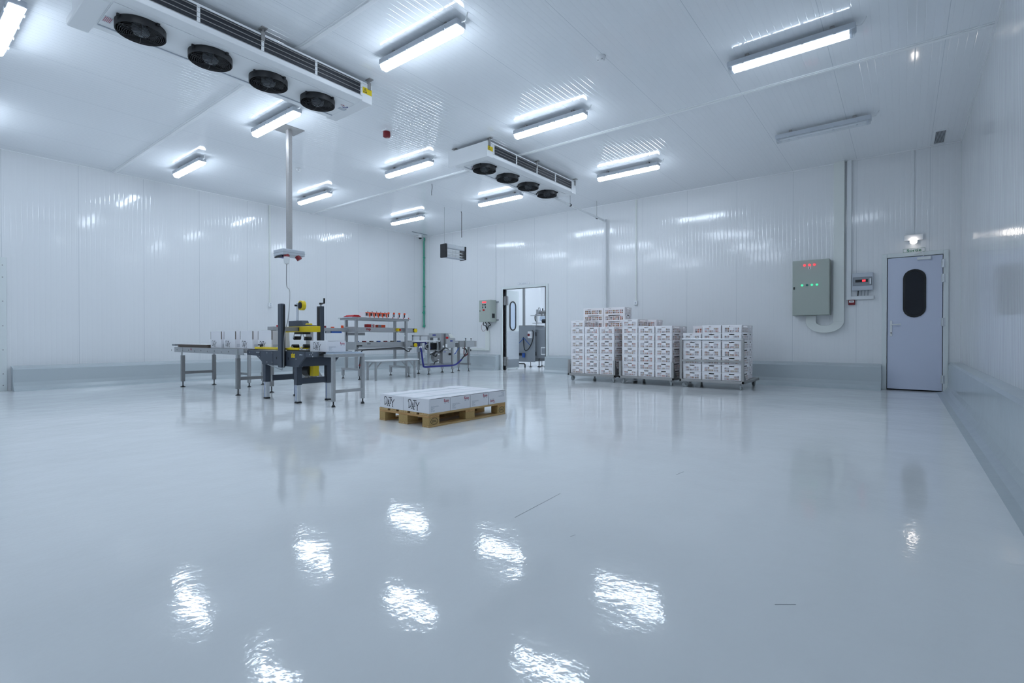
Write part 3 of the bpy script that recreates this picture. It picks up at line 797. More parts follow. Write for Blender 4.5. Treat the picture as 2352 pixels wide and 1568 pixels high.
m = MB(); stroke(m, [(-0.02, 0), (0.02, 0)], 0.006, (11.247, 0.76, 1.603), -Y_, Z_, -X_, 0.001); m.build('press_mark', 'ink', fp)
t = thing('emergency_light', (11.3, -0.135, 2.68), 'white emergency light with a glowing round lens above the exit door', 'emergency light')
MB().box(11.245, XB, -0.265, -0.002, 2.632, 2.735).build('case', 'white', t, bevel=0.006)
MB().box(11.235, XB, -0.19, -0.08, 2.575, 2.635).build('lens_mount', 'white', t, bevel=0.006)
MB().lathe([(0.05, 0.0), (0.047, -0.012), (0.03, -0.022), (0.0, -0.025)], (11.235, -0.135, 2.615), 20, 'x').build('lens', 'emergency', t)
MB().box(11.285, XB, -0.142, -0.128, 2.735, H - 0.016).build('conduit', 'plastic', t)
t = thing('exit_sign', (11.3, -0.142, 2.465), 'white sign reading Sortie above the exit door', 'sign')
MB().box(11.292, XB, -0.292, 0.008, 2.433, 2.497).build('plate', 'white', t)
MB().ring([(-0.15, -0.032), (0.15, -0.032), (0.15, 0.032), (-0.15, 0.032)], [(-0.146, -0.028), (0.146, -0.028), (0.146, 0.028), (-0.146, 0.028)], (11.292, -0.142, 2.465), -Y_, Z_, -X_, 0.001).build('border', 'ink_green', t)
m = MB(); text_mb(m, 'Sortie', 0.062, (11.292, -0.142, 2.463), -Y_, Z_, -X_, 0.001, 0.0015, sx=1.35); m.build('lettering', 'ink_green', t)
t = thing('room_sign', (11.3, 8.37, 2.445), 'narrow white room sign above the open doorway', 'sign')
MB().box(11.292, XB, 8.165, 8.58, 2.42, 2.475).build('plate', 'white', t)
MB().ring([(-0.2, -0.026), (0.2, -0.026), (0.2, 0.026), (-0.2, 0.026)], [(-0.196, -0.023), (0.196, -0.023), (0.196, 0.023), (-0.196, 0.023)], (11.292, 8.372, 2.447), -Y_, Z_, -X_, 0.001).build('border', 'ink_grey', t)
m = MB(); text_mb(m, 'Salle production  2', 0.04, (11.292, 8.372, 2.447), -Y_, Z_, -X_, 0.001, 0.0005); m.build('lettering', 'ink_grey', t)

t = thing('control_box', (11.3, 9.55, 1.38), 'grey-green control box with red digits left of the open doorway', 'control box')
bf, by0, by1, bz0, bz1 = 11.0, 9.345, 9.775, 1.385, 2.02
MB().box(bf + 0.02, XB - 0.02, by0, by1, bz0, bz1).build('body', 'sage', t, bevel=0.006)
dr = MB().box(bf, bf + 0.018, by0 + 0.003, by1 - 0.003, bz0 + 0.004, bz1 - 0.004).build('door', 'sage', t, bevel=0.005)
def gy(f): return by1 - (by1 - by0) * f
for k in range(3): MB().box(bf - 0.004, bf, gy(0.35 + 0.12 * k) - 0.022, gy(0.35 + 0.12 * k) + 0.022, 1.935, 1.975).build('digit_display', 'led_red', dr)
for k in range(3): MB().box(bf - 0.006, bf, gy(0.35 + 0.12 * k) - 0.014, gy(0.35 + 0.12 * k) + 0.014, 1.865, 1.905).build('push_button', 'black', dr)
for k in (0, 2): MB().box(bf - 0.006, bf, gy(0.35 + 0.12 * k) - 0.014, gy(0.35 + 0.12 * k) + 0.014, 1.79, 1.835).build('push_button', 'black', dr)
MB().cyl((bf, gy(0.45), 1.73), (bf - 0.03, gy(0.45), 1.73), 0.026, 14).build('rotary_switch', 'red', dr)
MB().box(bf - 0.005, bf, gy(0.1) - 0.01, gy(0.1) + 0.01, 1.69, 1.73).build('lock', 'black', dr)
MB().box(11.08, 11.2, by0 - 0.006, by0, 1.50, 1.63).build('side_vent', 'black', t)
for z in (1.45, 1.97): MB().box(11.27, XB, by0 - 0.07, by0 + 0.05, z - 0.02, z + 0.02).build('wall_bracket', 'grey_mid', t)
for k, p in enumerate(([(11.12, 9.7, 1.385), (11.15, 9.72, 1.3), (11.2, 9.69, 1.28)], [(11.1, 9.62, 1.385), (11.15, 9.6, 1.31), (11.2, 9.64, 1.27)], [(11.1, 9.5, 1.385), (11.16, 9.47, 1.30), (11.22, 9.6, 1.27)])):
    MB().tube(bez([*p, (11.26, 9.68, 1.14)], 8), 0.012, 6).build('cable', 'black', t)
MB().tube(bez([(11.1, 9.72, 1.36), (11.14, 9.80, 1.24), (11.18, 9.78, 1.12), (11.24, 9.72, 1.17)], 8), 0.005, 6).build('cable', 'maroon', t)
t = thing('wall_trunking', (11.3, 9.68, 0.55), 'white L-shaped trunking running below the grey-green control box', 'cable trunking')
MB().box(11.25, XB, 9.6, 9.75, 0.55, 1.14).build('upright', 'ivory', t, bevel=0.003)
MB().box(11.25, XB, 9.75, 10.6, 0.55, 0.61).build('foot_run', 'ivory', t, bevel=0.003)
def riser(name, c, label, size=0.035):
    t = thing(name, c, label, 'socket riser', 'wall socket risers')
    if c[0] > 11:
        MB().box(XB - 0.025, XB, c[1] - size / 2, c[1] + size / 2, c[2] + 0.05, H - 0.016).build('conduit', 'ivory', t)
        MB().box(XB - 0.05, XB, c[1] - 0.045, c[1] + 0.045, c[2] - 0.05, c[2] + 0.05).build('socket', 'white', t, bevel=0.006)
        MB().cyl((XB - 0.05, c[1], c[2]), (XB - 0.053, c[1], c[2]), 0.02, 12).build('socket_face', 'grey', t)
    else:
        MB().box(c[0] - size / 2, c[0] + size / 2, YL - 0.025, YL, c[2] + 0.05, H - 0.016).build('conduit', 'ivory', t)
        MB().box(c[0] - 0.045, c[0] + 0.045, YL - 0.05, YL, c[2] - 0.05, c[2] + 0.05).build('socket', 'white', t, bevel=0.006)
        for z in (-0.022, 0.022): MB().cyl((c[0], YL - 0.05, c[2] + z), (c[0], YL - 0.054, c[2] + z), 0.016, 12).build('socket_face', 'grey', t)
riser('socket_riser', (11.3, 5.03, 1.76), 'white socket riser on the back wall above the crates')
riser('socket_riser', (6.19, YL, 1.75), 'white socket riser on the left wall behind the case sealer')
t = tag(MB().box(XB - 0.018, XB, 9.37, 9.39, 2.05, H - 0.016).build('conduit', 'plastic'), 'thin vertical conduit above the grey-green control box', 'conduit')

# ---------------------------------------------------------------- cartons
def daty(mb, o, u, v, nrm, h, d, sx=1.35):
    """hand-lettered bouncing serif word across a carton face; o = lower left, h = overall height"""
    s = h / 100.0
    def S(pts, wd): stroke(mb, [(p[0] * s * sx, p[1] * s) for p in pts], [q * s for q in wd] if isinstance(wd, list) else wd * s, o, u, v, nrm, d)
    # D with a curl
    S([(14, 64), (8, 68), (3, 76), (3, 85), (8, 94), (17, 98), (27, 94), (34, 84), (38, 68), (37, 50), (32, 34), (24, 22), (14, 17), (6, 14)], [5, 6, 7, 7.5, 8, 8, 8.5, 9, 9, 9, 8.5, 7, 6, 5])
    S([(10, 18), (10, 48)], 8); S([(4, 56), (10, 50), (14, 60)], 4); S([(4, 15), (18, 17)], 4.5)
    # A
    S([(42, 8), (54, 66)], 6); S([(54, 66), (66, 5)], 9); S([(46, 29), (62, 27)], 6)
    S([(36, 8), (50, 8)], 5); S([(58, 5), (73, 4)], 5); S([(48, 66), (57, 68)], 5)
    # T
    S([(76, 32), (76, 92)], 8.5); S([(58, 92), (94, 92)], 8); S([(59, 84), (59, 96)], 4.5); S([(93, 84), (93, 96)], 4.5); S([(69, 31), (83, 31)], 5)
    # Y
    S([(104, 2), (104, 42)], 8.5); S([(104, 40), (90, 72)], 9); S([(104, 40), (120, 72), (129, 82)], [8, 6, 3]); S([(84, 73), (97, 73)], 5); S([(114, 72), (125, 72)], 4); S([(96, 1), (113, 1)], 5)

def side_print(o, u, v, nrm, parent, flip=False):
    """small address lines and a red mark, measured on a 0.29 x 0.15 face"""
    k = -1 if flip else 1
    uu, vv = Vector(u) * k, Vector(v) * k
    oo = Vector(o)
    g = MB()
    for i, (ln, z) in enumerate(((0.105, -0.004), (0.115, -0.012), (0.05, -0.021), (0.04, -0.029), (0.03, -0.037), (0.055, -0.046), (0.052, -0.055))):
        x = -0.125
        while x < -0.125 + ln:
            e = min(0.008 + (i * 7 + int(x * 900)) % 3 * 0.005, -0.125 + ln - x)
            stroke(g, [(x, z), (x + e, z)], 0.003, oo, uu, vv, nrm, 0.001); x += e + 0.003
    g.build('address_print', 'ink_grey', parent)
    r = MB()
    stroke(r, [(0.062, 0.028), (0.062, 0.060)], 0.007, oo, uu, vv, nrm, 0.001)
    stroke(r, [(0.072, 0.060), (0.064, 0.046), (0.076, 0.030)], 0.006, oo, uu, vv, nrm, 0.001)
    for q in range(6): stroke(r, [(0.079 + q * 0.009, 0.032), (0.082 + q * 0.009, 0.050), (0.086 + q * 0.009, 0.032)], 0.004, oo, uu, vv, nrm, 0.001)
    stroke(r, [(0.066, 0.028), (0.134, 0.028)], 0.004, oo, uu, vv, nrm, 0.001)
    r.build('red_mark', 'ink_red', parent)
    b = MB(); stroke(b, [(0.062, 0.016), (0.09, 0.016)], 0.006, oo, uu, vv, nrm, 0.001); stroke(b, [(0.112, 0.016), (0.132, 0.016)], 0.006, oo, uu, vv, nrm, 0.001)
    b.build('small_print', 'ink_grey', parent)

BW, BD, BH = 0.412, 0.303, 0.15     # y, x, z of a carton
def closed_carton(label, flip=False, front=True, side=True, wy=BW, dx=BD, hz=BH, group='closed white cartons'):
    t = thing('closed_carton', (0, 0, 0), label, 'carton', group)
    MB().box(-dx / 2, dx / 2, -wy / 2, wy / 2, 0, hz - 0.005).box(-dx / 2, -dx / 2 + 0.02, -wy / 2, wy / 2, hz - 0.005, hz).build('box', 'carton', t, bevel=0.003, seg=2)
    for sg in (-1, 1):
        MB().add([(-dx / 2 + 0.02, 0, hz - 0.003), (dx / 2 - 0.001, 0, hz - 0.003), (dx / 2 - 0.001, sg * (wy / 2 - 0.001), hz - 0.002), (0.0, sg * (wy / 2 - 0.001), hz + 0.001), (-dx / 2 + 0.02, sg * (wy / 2 - 0.001), hz - 0.002),
                  (-dx / 2 + 0.02, 0, hz), (dx / 2 - 0.001, 0, hz), (dx / 2 - 0.001, sg * (wy / 2 - 0.001), hz + 0.001), (0.0, sg * (wy / 2 - 0.001), hz + 0.004), (-dx / 2 + 0.02, sg * (wy / 2 - 0.001), hz + 0.001)],
                 [(0, 1, 2, 3, 4), (5, 6, 7, 8, 9), (0, 1, 6, 5), (1, 2, 7, 6), (2, 3, 8, 7), (3, 4, 9, 8), (4, 0, 5, 9)]).build('lid_flap', 'carton', t)
    MB().box(-dx / 2 + 0.002, dx / 2 - 0.002, -0.002, 0.002, hz - 0.001, hz + 0.0012).box(-dx / 2 + 0.004, dx / 2 - 0.004, -0.03, 0.03, hz + 0.0007, hz + 0.0011).build('tape_seam', 'carton_shade', t)
    if front:
        m = MB(); daty(m, (-dx / 2, 0.128, 0.022), -Y_, Z_, -X_, 0.108, 0.0012); m.build('logo_print', 'ink', t)
    if side: side_print((0, -wy / 2, 0.075), X_, Z_, -Y_, t, flip)
    return t

# ---------------------------------------------------------------- pallet with eight cartons
PA = math.radians(-1.2)
PO = Vector((3.572, 3.866, 0))
t = thing('wooden_pallet', (0, 0, 0), 'pale wooden pallet on the open floor carrying eight white cartons', 'pallet')
L_, W_ = 1.2, 0.8
for y0, wd in ((0, 0.145), (0.1875, 0.1), (0.3275, 0.145), (0.5125, 0.1), (0.655, 0.145)):
    MB().box(0, L_, y0, y0 + wd, 0.122, 0.144).build('deck_board', 'wood', t, bevel=0.002)
for x0 in (0, 0.5275, 1.055):
    MB().box(x0, x0 + 0.145, 0, W_, 0.1, 0.122).build('stringer_board', 'wood_y', t, bevel=0.002)
for y0, wd in ((0, 0.1), (0.3275, 0.145), (0.7, 0.1)):
    MB().box(0, L_, y0, y0 + wd, 0, 0.022).build('bottom_board', 'wood', t, bevel=0.002)
    for x0 in (0, 0.5275, 1.055):
        bl = MB().box(x0, x0 + 0.145, y0, y0 + wd, 0.022, 0.1).build('block', 'wood_block', t, bevel=0.004)
        if y0 == 0 and x0 != 0.5275:
            m = MB(); el = [(0.05 * math.cos(a * math.pi / 16), 0.034 * math.sin(a * math.pi / 16)) for a in range(32)]
            c = (x0 + 0.073, 0, 0.061)
            m.ring(el, [(p[0] * 0.9, p[1] * 0.88) for p in el], c, X_, Z_, -Y_, 0.001)
            text_mb(m, 'EPAL', 0.034, c, X_, Z_, -Y_, 0.001, 0.0003, sx=0.85)
            m.build('brand_mark', 'ink', bl)
t.scale = (1.03, 1.045, 1); t.location = PO; t.rotation_euler = (0, 0, PA)
def on_pallet(x, y): return PO + Vector((x * math.cos(PA) - y * math.sin(PA), x * math.sin(PA) + y * math.cos(PA), 0.1445))
front = ['nearest', 'second', 'third', 'fourth']
carton_a = closed_carton('x'); carton_b = closed_carton('x', flip=True)
first = {0: True, 1: True}
rowl = {0: ['nearest corner carton on the pallet with logo and small print showing', 'second carton along the right edge of the pallet, counted from the near corner',
            'third carton along the right edge of the pallet, with a scuffed side', 'carton at the right end of the pallet with upside-down print'],
        1: ['left front carton on the pallet showing only its logo end', 'carton in the back row of the pallet, second from the logo end',
            'carton in the back row of the pallet beside the dark gap', 'rearmost carton at the far corner of the pallet']}
for r in (0, 1):
    for k in range(4):
        src = carton_b if (r == 0 and k == 3) else carton_a
        key = 1 if src is carton_b else 0
        p = on_pallet(0.004 + BD / 2 + k * 0.3095 + (0.004 if k == 3 else 0) + (0.012 if (r == 1 and k == 3) else 0), (0.006 if r == 0 else 0.008) + BW / 2 + r * (BW + 0.003) - 0.004)
        if first[key]:
            src.location = p; src.rotation_euler = (0, 0, PA); src['label'] = rowl[r][k]; first[key] = False
        else: dup(src, p, rowl[r][k], PA)

# ---------------------------------------------------------------- roller conveyor with open cartons
def lev_foot(parent, x, y, z1, r=0.042, name='foot', m='black'):
    return MB().lathe([(r, 0), (r, 0.006), (r * 0.55, 0.016), (0.012, 0.022), (0.009, 0.03), (0.009, z1 + 0.01)], (x, y, 0), 14).build(name, m, parent)

t = thing('roller_conveyor', (3.97, 9.6, 0), 'long stainless roller conveyor at left carrying upright open cartons', 'conveyor')
y0, y1 = 8.285, 11.2
for x, s in ((3.70, 1), (4.25, -1)):
    MB().box(x - 0.004, x + 0.004, y0, y1, 0.655, 0.752).box(x, x + s * 0.03, y0, y1, 0.655, 0.661).box(x, x + s * 0.03, y0, y1, 0.746, 0.752).build('side_rail', 'steel', t)
bo = MB()
for k in range(11): bo.cyl((3.696, y0 + 0.25 + k * 0.28, 0.69 + 0.012 * (k % 2)), (3.690, y0 + 0.25 + k * 0.28, 0.69 + 0.012 * (k % 2)), 0.012, 8)
b_ = bo.build('bolt_row', 'steel_dark', t); b_['kind'] = 'stuff'
for k in range(40):
    y = y0 + 0.06 + k * (y1 - y0 - 0.12) / 39
    MB().cyl((3.712, y, 0.727), (4.238, y, 0.727), 0.025, 10).build('roller', 'galv', t)
m = MB(); text_mb(m, 'mp', 0.05, (3.695, 10.38, 0.722), -Y_, Z_, -X_, 0.001, 0.002); m.build('maker_mark', 'ink_red', t)
for yy in (10.79, 8.49):
    for x, s in ((3.70, 1), (4.25, -1)):
        MB().box(x - 0.028 if s > 0 else x - 0.03, x + 0.03 if s > 0 else x + 0.028, yy - 0.03, yy + 0.03, 0.105, 0.60).build('leg', 'steel_dark', t, bevel=0.003)
        MB().box(x - s * 0.012, x - s * 0.004, yy - 0.01, yy + 0.055, 0.53, 0.75).build('leg_bracket', 'steel', t)
        lev_foot(t, x + s * 0.001, yy, 0.105)
    MB().box(3.73, 4.22, yy - 0.02, yy + 0.02, 0.245, 0.295).build('cross_bar', 'steel_dark', t)

def open_carton(label):
    t = thing('open_carton', (0, 0, 0), label, 'open carton', 'open cartons on the roller conveyor')
    wy, dx, h, e = 0.43, 0.285, 0.15, 0.004
    b = MB().box(-dx / 2, dx / 2, -wy / 2, wy / 2, 0, 0.004)
    b.box(-dx / 2, -dx / 2 + e, -wy / 2, wy / 2, 0, h).box(dx / 2 - e, dx / 2, -wy / 2, wy / 2, 0, h).box(-dx / 2, dx / 2, -wy / 2, -wy / 2 + e, 0, h).box(-dx / 2, dx / 2, wy / 2 - e, wy / 2, 0, h)
    b.build('box', 'carton', t)
    f = 0.14
    for s in (-1, 1):
        MB().box(s * dx / 2 - (e if s > 0 else 0), s * dx / 2 + (0 if s > 0 else e), -wy / 2 + 0.012, wy / 2 - 0.012, h, h + f).build('long_flap', 'carton', t)
        MB().box(-dx / 2 + 0.012, dx / 2 - 0.012, s * wy / 2 - (e if s > 0 else 0), s * wy / 2 + (0 if s > 0 else e), h, h + f).build('end_flap', 'carton', t)
    for sg in (-1, 1): MB().box(-dx / 2 + 0.001, -dx / 2 + 0.011, sg * wy / 2 - 0.005, sg * wy / 2 + 0.005, h, h + f - 0.005).build('painted_flap_slit', 'kraft', t)  # kraft strip painting in the dark slit between the flaps
    MB().box(-dx / 2 + 0.006, dx / 2 - 0.006, -wy / 2 + 0.006, wy / 2 - 0.006, 0.005, 0.12).build('contents', 'fruit', t)
    m = MB(); daty(m, (-dx / 2, 0.155, 0.02), -Y_, Z_, -X_, 0.108, 0.0012); m.build('logo_print', 'ink', t)
    g = MB()
    for i in range(5): stroke(g, [(-0.12, -0.004 - i * 0.011), (-0.12 + (0.11, 0.12, 0.06, 0.05, 0.07)[i], -0.004 - i * 0.011)], 0.004, (0, -wy / 2, 0.075), X_, Z_, -Y_, 0.001)
    g.build('address_print', 'ink_grey', t)
    return t
oc = open_carton('x')
for k, (yy, lab) in enumerate(((9.54, 'leftmost of the open cartons on the roller conveyor'), (9.0, 'second open carton from the left on the roller conveyor'),
                               (8.39, 'third open carton from the left on the roller conveyor'), (7.78, 'open carton entering the case sealer behind its near post'))):
    if k == 0: oc.location = (3.93, yy, 0.754); oc['label'] = lab
    else: dup(oc, (3.93, yy, 0.754 if k < 3 else 0.752), lab)
t = thing('carton_blanks', (3.95, 10.5, 0.753), 'flat brown stack of folded carton blanks lying on the left end of the conveyor', 'carton blanks')
fs = MB()
rr = random.Random(3)
for k in range(4):
    z = 0.7535 + k * 0.013
    fs.box(3.73 + rr.uniform(0, .02), 4.2 + rr.uniform(0, .02), 9.77 + rr.uniform(0, .03), 11.18 - rr.uniform(0, .05), z, z + 0.012)
fs.build('blanks', 'kraft', t)
MB().box(3.75, 4.2, 9.79, 11.3, 0.8056, 0.8086).build('top_sheet', 'carton', t)
MB().box(3.74, 4.21, 11.30, 11.46, 0.775, 0.81).build('folded_end', 'grey_mid', t, bevel=0.006)

# ---------------------------------------------------------------- case sealer
t = thing('case_sealer', (4.03, 7.3, 0), 'dark slate and yellow carton taping machine in the middle of the packing line', 'case sealer')
plate = [(8.27, 0.735), (8.27, 0.662), (7.96, 0.652), (7.78, 0.565), (7.77, 0.525), (6.71, 0.515), (6.70, 0.545), (6.55, 0.66), (6.25, 0.672), (6.232, 0.70), (6.25, 0.742)]
for x in (3.755, 4.285):
    MB().prism(plate, (x - 0.012, 0, 0), Y_, Z_, X_, 0.024).build('side_plate', 'dark', t, bevel=0.003)
sp = t.children[0]
m = MB()
for yy, z in ((8.18, 0.70), (7.95, 0.705), (7.92, 0.705), (7.89, 0.705), (7.86, 0.707), (7.86, 0.64), (7.62, 0.705), (7.46, 0.705), (7.62, 0.565), (7.46, 0.565), (6.68, 0.692), (6.65, 0.692), (6.62, 0.692), (6.42, 0.70), (6.38, 0.70), (6.345, 0.725), (6.345, 0.675), (6.78, 0.63)):
    m.cyl((3.7425, yy, z), (3.739, yy, z), 0.009, 8)
m.build('screw_heads', 'chrome', sp)['kind'] = 'stuff'
MB().box(3.7405, 3.743, 7.435, 7.438, 0.53, 0.73).box(3.7405, 3.743, 7.84, 7.843, 0.63, 0.73).box(3.7405, 3.743, 6.54, 6.543, 0.66, 0.742).build('panel_gap', 'black', sp)
for yy in (7.33, 6.99): MB().box(3.7405, 3.743, yy - 0.01, yy + 0.01, 0.615, 0.65).build('slot', 'black', sp)
m = MB(); text_mb(m, 'siat', 0.105, (3.743, 6.86, 0.682), -Y_, Z_, -X_, 0.0015, 0.004, sx=0.75); m.build('maker_mark', 'yellow', sp)
MB().box(3.767, 4.273, 6.6, 8.2, 0.705, 0.728).build('table_deck', 'steel', t)
MB().box(3.767, 4.273, 6.70, 6.73, 0.525, 0.66).build('end_panel', 'dark', t)
MB().box(3.767, 4.273, 7.72, 7.75, 0.535, 0.66).build('end_panel', 'dark', t)
for k in range(4): MB().cyl((3.77, 6.29 + k * 0.085, 0.705), (4.27, 6.29 + k * 0.085, 0.705), 0.03, 12).build('roller', 'black', t)
for k in range(3): MB().cyl((3.77, 8.22 - k * 0.08, 0.712), (4.27, 8.22 - k * 0.08, 0.712), 0.022, 12).build('roller', 'galv', t)
for x in (3.79, 4.265):
    for yy in (7.72, 6.815):
        lg = MB().box(x - 0.04, x + 0.04, yy - 0.04, yy + 0.04, 0.26, 0.53).build('leg', 'dark', t, bevel=0.003)
        MB().box(x - 0.03, x + 0.03, yy - 0.03, yy + 0.03, 0.02, 0.262).build('inner_tube', 'chrome', lg, bevel=0.006, seg=2)
        MB().box(x - 0.0315, x - 0.0302, yy - 0.004, yy + 0.004, 0.022, 0.26).build('scale_strip', 'blue', lg)
        MB().box(x - 0.037, x + 0.037, yy - 0.037, yy + 0.037, 0, 0.02).build('foot', 'black', lg, bevel=0.004)
for yy in (7.72, 6.815):
    MB().box(3.83, 4.225, yy - 0.02, yy + 0.02, 0.27, 0.355).build('cross_bar', 'dark', t, bevel=0.003)
MB().box(3.83, 3.855, 7.68, 7.682, 0.26, 0.36).build('leg_plate', 'chrome', t)
np_ = MB().box(3.672, 3.735, 7.055, 7.16, 0.50, 1.425).build('near_post', 'dark', t, bevel=0.012, seg=2)
MB().box(3.70, 3.73, 7.052, 7.056, 0.52, 1.40).build('post_slot', 'black', np_)
fpst = MB().box(4.302, 4.365, 7.07, 7.185, 0.66, 1.42).build('far_post', 'dark', t, bevel=0.006)
MB().box(4.2995, 4.302, 7.10, 7.155, 0.70, 1.40).build('post_slot', 'black', fpst)
cr = MB().cyl((4.335, 7.12, 1.42), (4.335, 7.12, 1.455), 0.014, 10).build('crank_shaft', 'chrome', fpst)
MB().cyl((4.335, 7.12, 1.445), (4.335, 7.12, 1.472), 0.024, 12).bar((4.335, 7.12, 1.458), (4.31, 6.985, 1.462), 0.02, 0.016).cyl((4.31, 6.985, 1.455), (4.31, 6.985, 1.535), 0.014, 10).build('crank_handle', 'black', fpst)
MB().box(3.735, 4.30, 7.09, 7.15, 1.03, 1.09).build('head_arm', 'steel_dark', t)
hd = MB().box(3.96, 4.08, 6.71, 7.50, 1.015, 1.10).build('taping_head', 'yellow', t, bevel=0.004)
MB().box(3.956, 3.96, 7.08, 7.49, 1.03, 1.085).build('head_panel', 'black', hd)
MB().prism([(7.40, 1.10), (7.40, 1.188), (7.03, 1.188), (6.99, 1.125), (6.80, 1.118), (6.79, 1.10)], (3.965, 0, 0), Y_, Z_, X_, 0.11).build('head_block', 'dark', hd, bevel=0.004)
MB().cyl((4.0, 6.95, 1.128), (4.0, 6.82, 1.125), 0.018, 10).build('tension_roller', 'warn', hd)
MB().bar((4.02, 7.24, 1.15), (4.02, 7.24, 1.455), 0.05, 0.012).build('reel_mast', 'chrome', hd)
MB().lathe([(0.073, 0), (0.073, 0.055), (0.045, 0.055), (0.045, 0)], (4.03, 7.175, 1.42), 28, 'x').build('tape_reel', 'yellow', hd)
MB().lathe([(0.05, 0), (0.05, 0.01), (0.0, 0.012)], (4.022, 7.175, 1.42), 20, 'x').build('reel_hub', 'black', hd)
MB().cyl((4.02, 7.25, 1.42), (3.985, 7.25, 1.42), 0.014, 10).build('mast_knob', 'black', hd)
for yy, dz in ((7.25, 0.928), (6.95, 0.922)):
    MB().cyl((3.97, yy, dz), (4.07, yy, dz), 0.028, 14).build('pressure_roller', 'black', hd)
    ar = MB()
    for x in (3.965, 4.075): ar.bar((x, yy, dz), (x, yy + 0.06 * (1 if yy < 7.1 else -0.5), 1.015), 0.006, 0.016)
    ar.build('roller_arm', 'chrome', hd)
MB().box(3.96, 4.08, 6.98, 7.22, 0.985, 1.015).build('tape_cutter', 'black', hd)
lo = MB().box(3.95, 4.09, 6.9, 7.42, 0.70, 0.745).build('lower_head', 'black', t)
for yy, dz in ((7.30, 0.805), (6.98, 0.81)):
    MB().cyl((3.97, yy, dz), (4.07, yy, dz), 0.028, 14).build('pressure_roller', 'black', lo)
    ar = MB()
    for x in (3.965, 4.075): ar.bar((x, yy, dz), (x, yy - 0.08 * (1 if yy > 7.1 else -0.6), 0.745), 0.006, 0.016)
    ar.build('roller_arm', 'chrome', lo)
for x in (3.77, 4.22):
    MB().box(x - 0.013, x + 0.013, 6.75, 8.45 if x > 4 else 8.05, 0.756, 0.79).build('side_belt', 'yellow', t, bevel=0.006)
MB().box(4.13, 4.19, 7.0, 8.4, 0.756, 0.785).build('side_belt', 'yellow', t, bevel=0.006)
kb = MB().cyl((3.77, 7.88, 0.785), (3.77, 7.88, 0.815), 0.01, 8).box(3.76, 3.78, 7.82, 7.94, 0.812, 0.832).build('clamp_knob', 'black', t)
rl = MB().lathe([(0.058, 0), (0.058, 0.05), (0.03, 0.05), (0.03, 0)], (3.98, 7.22, 0.435), 24, 'x').build('lower_reel', 'chrome', t)
MB().lathe([(0.045, -0.003), (0.045, 0.0), (0, 0.0)], (3.98, 7.22, 0.435), 20, 'x').build('reel_hub', 'dark', rl)
MB().lathe([(0.012, -0.008), (0.012, 0.0), (0, 0.0)], (3.98, 7.22, 0.435), 12, 'x').build('reel_axle', 'chrome', rl)
MB().box(4.03, 4.05, 7.16, 7.28, 0.26, 0.70).build('reel_strut', 'galv', t)
MB().lathe([(0.05, 0), (0.05, 0.05), (0, 0.05)], (3.97, 7.20, 0.315), 20, 'x').build('tape_roll', 'yellow', t)
MB().lathe([(0.03, -0.004), (0.03, 0.0), (0, 0.0)], (3.97, 7.20, 0.315), 16, 'x').build('tape_core', 'black', t)
MB().cyl((4.04, 7.03, 0.445), (4.04, 6.86, 0.445), 0.082, 20).build('drive_motor', 'black', t)
MB().box(3.995, 4.09, 6.765, 6.86, 0.375, 0.535).build('motor_box', 'yellow', t, bevel=0.004)
MB().tube(bez([(3.95, 7.06, 0.53), (3.93, 7.03, 0.45), (3.95, 7.0, 0.36), (3.95, 6.98, 0.33), (3.97, 6.95, 0.37)]), 0.008, 6).build('cable', 'grey', t)
MB().tube(bez([(3.72, 7.55, 0.53), (3.70, 7.3, 0.50), (3.68, 7.1, 0.475), (3.67, 7.03, 0.47), (3.66, 7.01, 0.50)]), 0.006, 6).build('cable', 'grey_mid', t)

c5 = dup(carton_a, (3.995, 6.385, 0.739), 'sealed white carton leaving the dark case sealer at its right end')
c5.scale = (0.94, 1.05, 1)
c5['group'] = 'closed white cartons'
t = tag(MB().box(3.87, 4.25, 6.05, 6.3, 0.7356, 0.7385).build('plastic_sheet', 'film'), 'pale blue plastic sheet lying under the sealed carton on the exit table', 'plastic sheet')

t = thing('exit_table', (4.09, 6.1, 0), 'short stainless leg frame fixed to the right end of the case sealer', 'table frame')
MB().box(3.83, 3.87, 6.01, 6.225, 0.668, 0.712).build('side_rail', 'steel', t, bevel=0.003)
MB().box(4.31, 4.35, 6.03, 6.22, 0.668, 0.712).build('side_rail', 'steel', t, bevel=0.003)
MB().box(3.87, 4.31, 6.01, 6.05, 0.668, 0.712).build('end_rail', 'steel', t, bevel=0.003)
MB().box(3.86, 4.32, 6.04, 6.222, 0.713, 0.731).build('slide_plate', 'film', t)
for x, yy in ((3.852, 6.03), (4.33, 6.05)):
    MB().box(x - 0.022, x + 0.022, yy - 0.022, yy + 0.022, 0.075, 0.67).build('leg', 'steel', t, bevel=0.003)
    MB().lathe([(0.026, 0), (0.026, 0.01), (0.016, 0.028), (0.009, 0.034), (0.009, 0.075)], (x, yy, 0), 14).build('foot', 'black', t)
MB().box(3.874, 4.31, 6.02, 6.055, 0.185, 0.225).build('cross_bar', 'steel', t)

